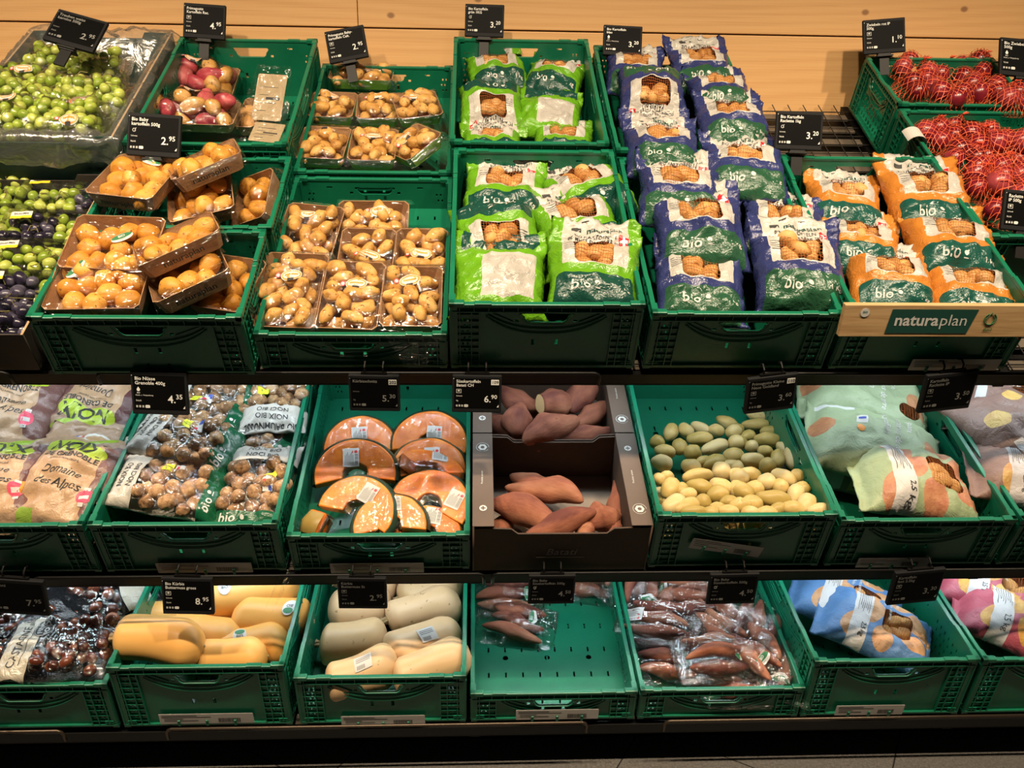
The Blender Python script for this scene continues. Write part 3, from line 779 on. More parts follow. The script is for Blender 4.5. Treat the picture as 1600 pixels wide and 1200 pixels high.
def sticker(kind):
    """small printed labels in metres: list of (mesh, dx, dy, rot, material, offset)"""
    if kind == 'oval':      # orange oval with a dark chip and a red dot
        return [(patch(circ(0,0,.024,20,.0150)), 0,0,0,'white_print',.0006), (patch(circ(0,0,.0225,20,.0135)), 0,0,0,'orange_print',.0009), (patch(circ(0,0,.0190,20,.0100)), 0,0,0,'white_print',.0012), (patch(rect(-.015,-.0022,.015,.0022)), 0,.002,0,'orange_print',.0015),
                (patch(rect(-.007,-.0055,.007,.0015)), 0,-.010,0,'ink',.0017), (patch(circ(0,0,.006,12)), -.030,.001,0,'red_print',.0009), (patch(circ(0,0,.0038,10)), -.030,.001,0,'white_print',.0012)]
    if kind == 'leaf':      # white and green leaf label reading bio
        a = [(x*.9, y) for x, y in circ(0,0,.026,20,.011)]
        return [(patch(tuple(a)), 0,0,0,'white_print',.0006), (patch(tuple((x*.95, y*.6+.0035) for x, y in a)), 0,0,0,'green_print',.0009), (text_mesh('BIO', .009, 'CENTER', .02), 0,.0008,0,'white_print',.0013), (text_mesh('natura', .0045, 'CENTER'), 0,-.0065,0,'green_ink',.0012)]
    if kind == 'yellow':    # white over yellow tag with small print
        return [(patch(rect(-.024,-.002,.024,.013)), 0,0,0,'white_print',.0008), (patch(rect(-.024,-.011,.024,-.002)), 0,0,0,'yellow_print',.0008), (text_mesh('DUO-MIX', .0075, 'CENTER', .03), 0,.002,0,'ink',.0012)]
    if kind == 'france':
        return [(patch(rect(-.030,-.012,-.004,.012)), 0,0,0,'white_print',.0008), (patch(rect(-.0295,-.0115,-.019,-.002)), 0,0,0,'blue_print',.0011), (patch(rect(-.019,.004,-.009,.0115)), 0,0,0,'red_print',.0011), (text_mesh('France', .006, 'CENTER'), -.012,-.008,0,'ink',.0012),
                (patch(rect(.001,-.014,.022,.013)), 0,0,0,'neon',.0008), (text_mesh('GRANDE', .0048, 'CENTER', .02), .0115,.001,0,'ink',.0012), (text_mesh('NOIX', .0048, 'CENTER', .02), .0115,-.006,0,'ink',.0012)]
    if kind == 'price':     # white weigh label with lines and barcode
        l = [(patch(rect(-.024,-.019,.024,.019)), 0,0,0,'paper',.0008)]
        for i in range(7): l.append((patch(rect(-.019,-.0005,.006+.008*((i*7) % 3)/2,.0005)), 0,.014-.0032*i,0,'ink',.0011))
        for i in range(9): l.append((patch(rect(-.0004,-.004,.0005+.0003*(i % 3),.004)), -.018+.003*i,-.013,0,'ink',.0011))
        l += [(patch(circ(0,0,.004,8)), .014,-.012,0,'red_print',.0011), (patch(rect(-.003,-.001,.003,.001)), .014,-.004,0,'red_print',.0011)]
        return l
def place_sticker(kind, cu, cv, rot=0, k=1.0):
    c, s = math.cos(R(rot)), math.sin(R(rot)); out = []
    for me, dx, dy, r, mk, off in sticker(kind):
        if k != 1.0: me2 = me.copy(); me2.transform(S(k)); me = me2
        out.append((me, cu+(dx*c-dy*s)*k, cv+(dx*s+dy*c)*k, rot+r, mk, off))
    return out
def tray_mesh(w, l, h, mat_i, mat_o, t=.0018, flare=.010, low=0.0):
    """open tray with sloping walls and clipped corners"""
    def ring(z, g, c): 
        a, b = w/2+g, l/2+g; return [(-a+c,-b,z),(a-c,-b,z),(a,-b+c,z),(a,b-c,z),(a-c,b,z),(-a+c,b,z),(-a,b-c,z),(-a,-b+c,z)]
    c = .010; rs = [ring(0, -flare, c), ring(h, 0, c), ring(h, -t, c), ring(t, -flare-t, c)]
    v = [p for r in rs for p in r]; f = []; mi = []
    for k in range(3):
        for i in range(8): f.append((k*8+i, k*8+(i+1) % 8, (k+1)*8+(i+1) % 8, (k+1)*8+i)); mi.append(0 if k == 0 else 1)
    f += [tuple(range(8))[::-1], tuple(24+i for i in range(8))]; mi += [0, 1]
    return mesh('tray', v, f, [mat_o, mat_i], False, mi)
def place(row, px, py, h, rz=0, rx=0, ry=0):
    p = pt(row, px, py, h); return RM[row] @ T(p.x, p.y, h) @ RZ(rz) @ RX(rx) @ RY(ry)
def potato_tray(label, group, row, px, py, h, w, l, rz=0, rx=0, ry=0, kind='yellow', n=14, r=.021, outer='card_tray', inner='card_tray', th=.035, stick=None, word=None, seed=1, layers=.5, cat='potato tray', name='potato_tray', bagmat='film', loose=.0, kk=1.0):
    rn = random.Random(seed); t = thing(name, label, cat, place(row, px, py, h, rz, rx, ry), group)
    part('tray', tray_mesh(w, l, th, M[inner], M[outer]), t)
    sp = pack(w-.016, l-.016, n, r, rn, .002, layers, sq=.92); its = []
    for k, (x, y, z) in enumerate(sp):
        kd = kind if isinstance(kind, str) else kind[k % len(kind)]
        me = rn.choice(KIND[kd]); sc = kk*rn.uniform(.88, 1.12)
        part('potato', me, t, T(x, y, z) @ RZ(rn.uniform(0, 180)) @ rot_any(rn) @ S(sc)); its.append((x, y, z, r*1.22*sc))
    W, L = w+.012+loose, l+.012+loose
    sf = Surf(W, L, 26, 28)
    def f(u, v):
        x, y = (u-.5)*W, (v-.5)*L; e = min((1-abs(2*u-1))*W/2, (1-abs(2*v-1))*L/2)
        base = th*min(1, .25+e/.008)-(loose*.25 if e < loose/2 else 0)
        z = over(its, x, y, 1.6, base) if e > .006 else base
        return (x+.002*noise.noise(Vector((y*40, seed, 0)))*(e < .01), y, min(z+.0015, base+e*2.6+.002)+.0016*max(0, noise.noise(Vector((x*60+seed, y*25, 0)))))
    sf.fill(f); relax(sf.P, 4, 26, 28, True)
    fw = part('film_wrap', sf.mesh('film_wrap', M[bagmat]), t)
    if stick: decals(sf, place_sticker(*stick), fw, 'sticker')
    if word:
        b = MB(); tm = text_mesh(word[0], word[1], 'CENTER', .015); sl = math.degrees(math.atan2(.010, th))
        for sy in ((-1, 1) if len(word) < 3 else word[2]):
            b.me(tm, (RZ(180) if sy > 0 else Matrix()) @ T(0, -l/2-.0012+.005, th*.32) @ RX(90+sl) @ T(0, 0, .0005))
        part('lettering', b.build('lettering', M['ink'] if outer == 'card_tray' else M['white_print']), t)
    return t
# ================================================================== TOP SHELF
# ---- golden potatoes in brown trays (front left crates)
G1 = 'brown trays of golden potatoes under film'
def gold(label, px, py, h, w, l, rz=0, rx=0, ry=0, seed=1, stick=None, word=('naturaplan', .021, (-1,)), n=16, **k):
    return potato_tray(label, G1, 'T', px, py, h, w*1.10, l*1.10, rz, rx, ry, 'gold', int(n*1.7), .0205, stick=stick, word=word, seed=seed, th=.040, layers=.45, kk=.86, **k)
gold('golden potato tray lowest at the right rim of the nearest left crate', 362, 462, .085, .11, .15, -12, 4, 0, 21, n=11)
gold('golden potato tray at the front left corner, green leaf label at its left', 163, 463, .120, .175, .135, 2, 6, 0, 22, ('leaf', -.048, .030, 40), word=('naturaplan', .021, ()), n=17)
gold('golden potato tray with a crinkled leaf label in its middle, above the front left one', 186, 398, .150, .175, .14, -3, 10, 0, 23, ('leaf', .018, .012, 35), word=('naturaplan', .021, ()), n=17)
gold('tilted golden potato tray leaning at the front right, its printed side raised to the right', 306, 450, .128, .15, .13, 24, -12, -12, 24, word=('naturaplan', .021, (-1, 1)), n=13)
gold('steeply tilted golden potato tray lying on the others, dark printed underside edge in front', 288, 396, .168, .165, .12, 24, -14, -12, 25, word=('naturaplan', .021, (-1,)), n=14)
gold('brown potato tray on its side at the right rim of the second left crate', 412, 322, .10, .10, .13, -4, 20, -30, 26, n=8)
gold('golden potato tray half under a tilted one in the second left crate', 322, 328, .110, .14, .12, 14, 6, -8, 27, n=13)
gold('golden potato tray with a green leaf label, just below the price display', 218, 298, .155, .145, .165, -10, -2, 0, 28, ('leaf', .016, .055, -10), n=18)
gold('tilted golden potato tray at the top right of the second left crate, printed side raised', 330, 272, .175, .155, .12, 22, -14, -12, 29, word=('naturaplan', .021, (-1,)), n=14)
# a raised printed right side shows as a paper band on the tilted trays' right walls
# ---- red and yellow potatoes (back left crate)
def rac(label, px, py, h, w, l, rz, rx, seed, **k):
    return potato_tray(label, 'trays of red and yellow potatoes', 'T', px, py, h, w, l, rz, rx, 0, ('yellow', 'red', 'red', 'yellow'), 24, .0215, th=.03, stick=('oval', .01, .045, 0), word=('raclette', .014, (-1,)), seed=seed, layers=.8, **k)
rac('tray of red and yellow potatoes farther back in the back left crate', 303, 140, .070, .265, .14, -3, 10, 31, kk=1.1)
rac('tray of red and yellow potatoes nearer in the back left crate, behind a price display', 300, 190, .075, .265, .125, -2, 2, 32, kk=1.1)
potato_tray('small tray of brown potatoes beside the red and yellow ones, at the right', None, 'T', 394, 192, .030, .06, .15, -5, 4, 0, 'brown', 6, .022, seed=33, layers=.4)
for k, (x, y, w_, l_, rz, lb) in enumerate(((421, 152, .085, .15, -6, 'upright wrapped cream paper card beside the red and yellow potato trays'), (417, 207, .085, .075, -10, 'cream paper card with a dark bar at the front rim, back left crate'))):
    b = MB(); b.m = 0; b.me(sheet(rrect(-w_/2, -l_/2, w_/2, l_/2, .004), [], .001)); b.m = 1
    for q in range(4): b.box(-w_*.35, -l_*.3+q*l_*.17, .0005, -w_*.35+w_*(.6 if q % 2 else .3), -l_*.3+q*l_*.17+.0016, .0008)
    b.box(-.01, -l_*.06, .0005, .03, -l_*.0, .0009)
    t = thing('paper_card', lb, 'card', place('T', x, y, .10 if k == 0 else .085, rz, 30 if k == 0 else 12), None)
    part('card', b.build('card', [M['paper_cream'] if 'paper_cream' in M else M.setdefault('paper_cream', simple('cream_paper', (.40,.31,.19), .75)), M['ink']]), t)
    s = Surf(w_+.04, l_+.05, 16, 16).fill(lambda u, v: ((u-.5)*(w_+.04)*(1-.5*max(0, v-.6)), (v-.5)*(l_+.05), .006+.010*noise.noise(Vector((u*5, v*5, k)))))
    part('film_wrap', s.mesh('film_wrap', M['film']), t)
# ---- yellow potatoes in trays (second column)
G2 = 'film wrapped trays of yellow potatoes'
def yel(label, px, py, h, w, l, rz=0, rx=0, ry=0, seed=1, st=(0, -.01, 0), green=False, n=17, loose=.012, **k):
    return potato_tray(label, G2, 'T', px, py, h, w*1.04, l*1.04, rz, rx, ry, 'yellow', int(n*2.1), .0158, outer='card_green' if green else 'card_tray', word=('kartoffeln', .015, (-1,)) if green else None, th=.036,
                       stick=('oval',)+tuple(st), seed=seed, layers=.8, loose=loose, kk=.78, **k)
yel('potato tray at the back of the second crate, its brown rear wall showing', 585, 360, .055, .165, .12, 0, 18, 0, 41, (.018, .02, 0))
yel('film wrapped potato tray left of the rear one, turned a little', 487, 378, .062, .135, .165, -9, 14, 0, 42, (-.01, .045, -5))
yel('middle potato tray of the second row, yellow potatoes under glossy film', 576, 407, .052, .125, .13, -3, 14, 0, 43, (.01, -.02, 0))
yel('potato tray at the right rim in the second row of the front potato crate', 660, 407, .052, .118, .13, 0, 14, 0, 44, (0, -.02, 0))
yel('potato tray at the front left corner of the front potato crate', 458, 468, .060, .137, .205, -3, 10, 0, 45, (0, .03, 0), n=24)
yel('front middle potato tray with an oval orange label, between two others', 551, 476, .056, .132, .185, -3, 10, 0, 46, (.012, .02, 0), n=22)
yel('front right potato tray with loose film hanging over the crate rim', 645, 478, .054, .128, .165, 0, 10, 0, 47, (-.005, .035, 0), n=19)
b_ = Surf(.13, .075, 22, 14).fill(lambda u, v: ((u-.5)*.13*(.35+.65*v), (v-.5)*.075, .004*noise.noise(Vector((u*9, v*9, 3)))+.004))
_p = pt('T', 648, 524, .105)
part('film_flap', b_.mesh('film_flap', M['film_bag']), bpy.data.objects[[o.name for o in bpy.data.objects if o.name.startswith('potato_tray') and o.parent is None][-1]], None)
_o = bpy.data.objects[[o.name for o in bpy.data.objects if o.name.startswith('film_flap')][-1]]; bpy.context.view_layer.update()
_o.matrix_local = _o.parent.matrix_world.inverted() @ RM['T'] @ T(_p.x, -.022, .088) @ RX(68)
yel('green sided potato tray farthest back, against the rear wall of its crate', 567, 130, .060, .185, .09, -2, 2, 0, 48, (.01, .0, 0), True, n=13)
yel('green sided potato tray at the left of the middle row in the rear crate', 522, 180, .058, .125, .125, -3, 4, 0, 49, (-.01, .03, 0), True)
yel('green sided potato tray in the centre of the middle row in the rear crate', 593, 182, .058, .120, .125, 2, 4, 0, 50, (-.005, .03, 0), True)
yel('green sided potato tray at the right of the middle row in the rear crate', 652, 180, .072, .125, .125, 14, 4, 0, 51, (-.01, .02, 10), True)
yel('green sided potato tray at the front left of the rear crate', 508, 240, .062, .125, .15, -4, 2, 0, 52, (0, .045, 0), True)
yel('green sided potato tray at the front centre of the rear crate', 585, 243, .062, .122, .15, -1, 2, 0, 53, (0, .02, 0), True)
yel('potato tray tipped up at the front right of the rear crate, broad green side showing', 652, 238, .078, .12, .13, 36, -12, -18, 54, (-.01, .01, 20), True)
# ---- printed potato bags
def bag_spec(base, band, h=.27, w=.205, bandtop=-.045, **k):
    sh = [(('box', 0, .055, w*.36, .085, .004), (.46,.44,.405)),
          (('box', 0, -h/2+ (h/2+bandtop)/2-.004, w*.43, (h/2+bandtop)/2-.006, .012), band),
          (('box', .062, .075, .011, .011, .001), (.60,.02,.03)), (('box', .062, .075, .0022, .0075, .0002), (.85,.83,.8)), (('box', .062, .075, .0075, .0022, .0002), (.85,.83,.8))]
    return print_mat(k.pop('name'), base, sh, [('box', -.004, .014, .045, .041, .012)], **k)
M['bag_lime'] = bag_spec((.115,.32,.012), (.008,.055,.04), name='lime_green_bag_print')
M['bag_blue'] = bag_spec((.028,.037,.135), (.020,.080,.040), name='blue_bag_print')
M['bag_orange'] = bag_spec((.52,.19,.03), (.010,.075,.058), name='orange_bag_print')
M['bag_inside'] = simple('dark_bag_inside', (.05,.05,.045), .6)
M['bag_lime_back'] = print_mat('lime_green_bag_back_print', (.115,.32,.012), [(('box', .02, -.04, .06, .06, .004), (.44,.42,.385)), (('box', .02, -.04, .05, .05, .01), (.40,.38,.35)), (('box', 0, .105, .085, .028, .006), (.008,.055,.04))])
bio = lambda s=.034: text_mesh('bio', s, 'CENTER', .012)
def bag_text(kind):
    out = [(bio(), -.030, -.098, 0, 'white_print', .0008), (patch(circ(0,0,.006,12)), .008, -.083, 0, 'white_print', .0008), (patch(rect(-.006,-.001,.006,.001)), .008, -.094, 0, 'white_print', .0008),
           (text_mesh('1 kg', .016, 'CENTER', .01), .066, -.095, 0, 'white_print', .0008),
           (patch(rect(-.022,-.005,0,.006)), -.030, .103, 0, 'ink', .0008), (text_mesh('natura', .019, 'RIGHT', .025), .030, .096, 0, 'green_ink', .0008), (text_mesh('plan', .019, 'LEFT', 0), .031, .096, 0, 'green_ink', .0008)]
    for k, tx in enumerate({'r': ('BIO KARTOFFELN', 'POMMES DE TERRE', 'RACLETTE')}.get(kind, ('BIO KARTOFFELN', 'POMMES DE TERRE BIO', 'PATATE BIO'))): out.append((text_mesh(tx, .0115, 'CENTER', .01), 0, .079-k*.0125, 0, 'ink', .0008))
    for k in range(5): out.append((patch(rect(-.011,-.0005,.011,.0005)), -.059, .028-k*.006, 0, 'ink', .0008))
    for x in (-.022, .022): out.append((patch(rrect(-.008,-.0006,.008,.0006,.0005)), x, .124, 8 if x < 0 else -8, 'ink', .0008))
    return out
def potato_bag(label, group, px, py, h, mat, rz=0, rx=8, ry=0, seed=1, w=.205, H=.27, Tk=.052, kind='', fill=(.02, .72), row='T', pk='brown', flap=0.0, curl=0.0, text=True, cat='potato bag', name='potato_bag', sc=1.0, crumple=.0105, flip=False):
    rn = random.Random(seed); Mx = place(row, px, py, h, rz+(180 if flip else 0), rx if not flip else -rx, ry) @ S(sc)
    t = thing(name, label, cat, Mx, group)
    s = pillow(w, H, Tk*rn.uniform(.85, 1.2), seed, None, fill, crumple=crumple, curl=curl, topflap=flap, lump=.010)
    pb = part('printed_bag', s.mesh('printed_bag', [M[mat], M['bag_inside']], backside(.016, seed, curl), backmi=0), t)
    if text: decals(s, bag_text(kind), pb)
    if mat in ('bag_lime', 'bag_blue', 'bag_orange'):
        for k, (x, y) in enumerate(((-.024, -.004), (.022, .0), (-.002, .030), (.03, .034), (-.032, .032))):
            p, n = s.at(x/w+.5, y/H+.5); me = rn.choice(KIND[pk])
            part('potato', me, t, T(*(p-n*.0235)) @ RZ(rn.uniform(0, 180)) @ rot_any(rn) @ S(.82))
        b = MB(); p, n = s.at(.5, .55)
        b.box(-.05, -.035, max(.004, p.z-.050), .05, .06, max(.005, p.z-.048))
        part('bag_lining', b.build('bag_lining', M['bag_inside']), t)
    return t
GG = 'bright green potato bags'
def lime(label, *a, **k): return potato_bag(label, GG, *a[:3], k.pop('mat', 'bag_lime'), *a[3:], **k)
lime('green potato bag at the back left of the rear crate, top of its column', 775, 112, .120, 8, 10, 0, 61, sc=.88)
lime('green potato bag at the back right of the rear crate, leaning to the right', 868, 124, .118, -16, 8, 0, 62, sc=.86)
lime('green potato bag lying upside down in the left middle of the rear crate', 768, 176, .135, 3, 6, 0, 63, sc=.88, flip=True)
lime('green potato bag with a pale information panel in the right middle of the rear crate', 858, 180, .125, -6, 6, 0, 64, mat='bag_lime_back', text=False, sc=.88)
lime('green potato bag partly under the front rim at the rear crate left', 768, 226, .115, 0, 0, 0, 65, sc=.80)
lime('green potato bag at the front right inside the rear crate, cross emblem visible', 880, 222, .118, -4, 2, 0, 66, sc=.80)
lime('green potato bag with a big bio band at the back left of the front crate', 790, 300, .130, -5, 6, 0, 67)
lime('green potato bag turned sideways at the back right of the front crate', 912, 300, .120, 24, 8, -8, 68, text=True)
lime('crumpled green potato bag turned upside down behind the plain one', 780, 388, .125, 8, 4, 0, 69, flip=True)
lime('green potato bag half hidden behind the foremost one, its white head showing', 898, 352, .128, 14, 10, 0, 70)
lime('green potato bag seen from its plain back at the front left, information panel low', 780, 432, .145, -2, 8, 0, 71, mat='bag_lime_back', text=False)
lime('foremost green potato bag at the front right, window and cross emblem in full view', 928, 418, .160, -6, 12, 0, 72)
GB = 'blue potato bags'
def blue(label, *a, **k): return potato_bag(label, GB, *a[:3], 'bag_blue', *a[3:], **k)
blue('blue potato bag at the back left corner of the rear crate, under the price display', 992, 112, .165, -4, 12, 0, 81, sc=.86)
blue('blue potato bag at the back right corner of the rear crate, its white head upright', 1092, 104, .175, 2, 16, 0, 82, sc=.92)
blue('blue potato bag in the left column with a brown window, third from the back', 1018, 156, .178, -3, 10, 0, 83, sc=.92, flip=True)
blue('blue potato bag in the right column, behind the one whose bio word is largest', 1122, 146, .172, 2, 8, 0, 84, sc=.86)
blue('blue potato bag in the right column, its bio band below a long brown window', 1142, 190, .178, -2, 10, 0, 85, sc=.92)
blue('blue potato bag in the left column with two curved cuts in its white head', 1032, 232, .165, -3, 8, 0, 86, sc=.96)
blue('blue potato bag in the right column with slanting print on its white head', 1160, 262, .165, -4, 8, 0, 87, sc=1.0)
blue('blue potato bag in the left column, orange potatoes glowing in its window', 1060, 298, .168, -5, 10, 0, 88, sc=1.0)
blue('blue potato bag nearly hidden under others at the right of the front crate', 1222, 352, .135, -14, 6, 0, 89, sc=.92)
blue('blue potato bag lying across the left of the front crate, wide green band', 1090, 352, .165, -2, 14, 0, 90, sc=1.05)
blue('blue potato bag at the front left corner, low behind the crate rim', 1092, 440, .125, -6, 10, 0, 91, sc=.98)
blue('blue potato bag bulging over the rim at the front right corner', 1244, 415, .150, -5, 16, 0, 92, sc=1.02)
GO = 'orange potato bags'
def orange(label, *a, **k): return potato_bag(label, GO, *a[:3], 'bag_orange', *a[3:], kind='r', **k)
orange('orange potato bag at the back left, slanting, next to the blue bags', 1316, 318, .118, -12, 8, 0, 101, sc=.92)
orange('orange potato bag at the back right, standing tall with its white head up', 1442, 308, .138, -3, 14, 0, 102, sc=1.05)
orange('orange potato bag in the middle left, pushed under its neighbours', 1340, 384, .115, -12, 8, 0, 103, sc=.90)
orange('orange potato bag in the middle right, mostly a broad green band', 1478, 382, .128, -8, 10, 0, 104, sc=1.0)
orange('orange potato bag at the front left, white cross on red beside the window', 1385, 440, .118, -10, 10, 0, 105, sc=.92)
orange('orange potato bag at the front right corner, two potatoes in its window', 1508, 458, .108, -10, 8, 0, 106, sc=.95)
# ---- onions in nets
def net_bag(label, px, py, h, n, rad, rz, seed, row='T', el=1.15, rx=0):
    n = int(n*1.7); rad *= 1.14
    rn = random.Random(seed); t = thing('onion_net', label, 'onion net', place(row, px, py, h, rz, rx), 'red onions in orange nets')
    its = []; k = 0
    while len(its) < n and k < 400:
        k += 1; a = rn.uniform(0, 6.28); q = rad*math.sqrt(rn.random())*.72; x, y = math.cos(a)*q*el, math.sin(a)*q
        r = .030*rn.uniform(.85, 1.1); near = [i for i in its if math.hypot(i[0]-x, i[1]-y) < 1.75*r]
        if near and len(its) < n*.6: continue
        z = r if not near else max(i[2]+math.sqrt(max(0, (1.8*r)**2-(i[0]-x)**2-(i[1]-y)**2)) for i in near)
        if z > .080: continue
        its.append((x, y, z, r))
    for x, y, z, r in its: part('onion', rn.choice(KIND['onion']), t, T(x, y, z) @ rot_any(rn) @ S(r/.031))
    W, H = rad*2*el+.02, rad*2+.02; s = Surf(W, H, 36, 36)
    def f(u, v):
        x, y = (u*2-1), (v*2-1); m = max(abs(x), abs(y)); q = math.hypot(x, y); kk = m/q if q > 1e-6 else 1
        X, Y = x*kk*W/2, y*kk*H/2
        z = over([(a, b, c, r*1.1) for a, b, c, r in its], X, Y, 1.5, .0)
        e = 1-math.hypot(X/(W/2), Y/(H/2)); return (X, Y, min(z+.0015, .003+e*.30))
    s.fill(f); relax(s.P, 5, 36, 36, True)
    part('net', s.mesh('net', M['net'], lambda u, v, p: (p.x, p.y, min(p.z, .0015))), t)
    # the gathered neck with its clip and splayed folds
    gx, gy = rn.uniform(-.3, .3)*rad, rn.uniform(-.1, .4)*rad; p, nn = s.at(gx/W+.5, gy/H+.5); b = MB()
    for i in range(11):
        a = i*6.283/11+rn.uniform(-.1, .1); ln = rn.uniform(.010, .022); pts = []
        for q in (0, .35, .7, 1):
            x, y = gx+math.cos(a)*ln*q, gy+math.sin(a)*ln*q; pp, n2 = s.at(x/W+.5, y/H+.5); pts.append(pp*(1)+Vector((0,0,.008*(1-q)+.0012)))
        b.tube(pts, [.0012, .0007, .0005, .0003], 4)
    q0 = p+Vector((0,0,.008))
    for i in range(5): b.tube([q0, q0+Vector((rn.uniform(-.008,.008), -.004, .006)), q0+Vector((rn.uniform(-.014,.014), rn.uniform(-.016,-.004), .010))], .0012, 4)
    part('net_neck', b.build('net_neck', M['net_cord']), t)
    return t
for a in (('onion net at the back left of the short crate, neck gathered in a tuft', 1430, 118, .120, 7, .062, 10, 201), ('onion net at the back right corner of the short crate', 1522, 118, .115, 6, .055, -5, 202),
          ('onion net at the front left of the short crate, against its rim', 1432, 146, .118, 6, .056, 20, 203), ('onion net at the centre right of the short crate, dark onions close together', 1520, 150, .135, 7, .060, 0, 204),
          ('onion net hanging over the front rim of the short crate, two onions low', 1482, 158, .155, 4, .046, 15, 205), ('onion net at the right edge below the rear display', 1572, 165, .150, 6, .058, 30, 206),
          ('onion net at the back left of the nearer onion crate, under the white bent card', 1462, 222, .110, 6, .060, 5, 207), ('onion net with a bright tuft in the middle of the nearer onion crate', 1535, 232, .135, 8, .066, 25, 208),
          ('onion net heaped at the right frame edge in the nearer onion crate', 1592, 238, .14, 6, .058, 0, 209), ('onion net lying below the tufted one, glossy onions', 1512, 262, .128, 6, .058, -20, 210),
          ('small onion net against the inner rim right of the orange bags', 1532, 300, .115, 5, .050, 15, 211), ('large onion net at the right frame edge beside the lowest top display', 1584, 300, .130, 7, .064, 40, 212),
          ('lowest onion net, squeezed behind the lowest top display', 1572, 338, .105, 6, .055, 10, 213),
          ('onion net in the gap behind the short crate\'s centre, low and dark', 1478, 128, .100, 6, .055, 0, 214), ('onion net low in the middle left of the nearer onion crate', 1490, 212, .095, 7, .060, 30, 215),
          ('onion net low at the centre of the nearer onion crate, under the tufted one', 1560, 268, .095, 7, .062, 60, 216)):
    net_bag(a[0], *a[1:])
b = MB(); n = 14
for i in range(n):
    a0, a1 = R(20+150*i/n), R(20+150*(i+1)/n)
    b.add([(0, math.cos(a0)*.03, math.sin(a0)*.03), (.05, math.cos(a0)*.03, math.sin(a0)*.03), (.05, math.cos(a1)*.03, math.sin(a1)*.03), (0, math.cos(a1)*.03, math.sin(a1)*.03),
           (0, math.cos(a0)*.0292, math.sin(a0)*.0292), (.05, math.cos(a0)*.0292, math.sin(a0)*.0292), (.05, math.cos(a1)*.0292, math.sin(a1)*.0292), (0, math.cos(a1)*.0292, math.sin(a1)*.0292)], [(0,1,2,3), (7,6,5,4)])
single('bent_card', b.build('bent_card', M['paper'], True), 'white card bent over the left rim of the nearer onion crate', 'card', RM['T'] @ T(1.172, .70, .150) @ RZ(90) @ RX(10))
# ---- grapes in bags, in a dark green cardboard box with a milky liner
def carton(label, row, x, d, Wd, L, H, mat, name='cardboard_box', h0=0.0, cat='box', edge='card_edge', notch=True, lip=.0):
    t = thing(name, label, cat, RM[row] @ T(x+Wd/2, d+L/2, h0), None)
    t0 = .004
    def w_(Wl, nt):
        o = [(-Wl/2, 0), (Wl/2, 0), (Wl/2, H)] + ([(nt, H), (nt-.012, H-.018), (-nt+.012, H-.018), (-nt, H)] if nt else []) + [(-Wl/2, H)]
        return sheet(o, [], t0)
    for nm, wl, Mx, nt in (('front_wall', Wd, T(0, -L/2+t0/2, 0) @ RX(90), Wd*.30 if notch else 0), ('back_wall', Wd, T(0, L/2-t0/2, 0) @ RX(90), Wd*.30 if notch else 0), ('side_wall', L-2*t0, T(-Wd/2+t0/2, 0, 0) @ RZ(90) @ RX(90), 0), ('side_wall', L-2*t0, T(Wd/2-t0/2, 0, 0) @ RZ(90) @ RX(90), 0)):
        part(nm, _m(w_(wl, nt), M[mat]), t, Mx)
    part('base', _m(sheet(rect(-Wd/2+t0, -L/2+t0, Wd/2-t0, L/2-t0), [], t0), M[mat]), t, T(0, 0, t0/2))
    b = MB()
    for sx in (-1, 1): b.box(sx*(Wd/2-.0025)-.0024, -L/2, H-.0004, sx*(Wd/2-.0025)+.0024, L/2, H+.0008)
    part('raw_edge', b.build('raw_edge', M[edge]), t)
    return t
def _m(me, mat): me.materials.clear(); me.materials.append(mat); return me
carton('dark green cardboard box of bagged green grapes at the top left', 'T', -1.300, .625, .405, .60, .19, 'card_dgreen')
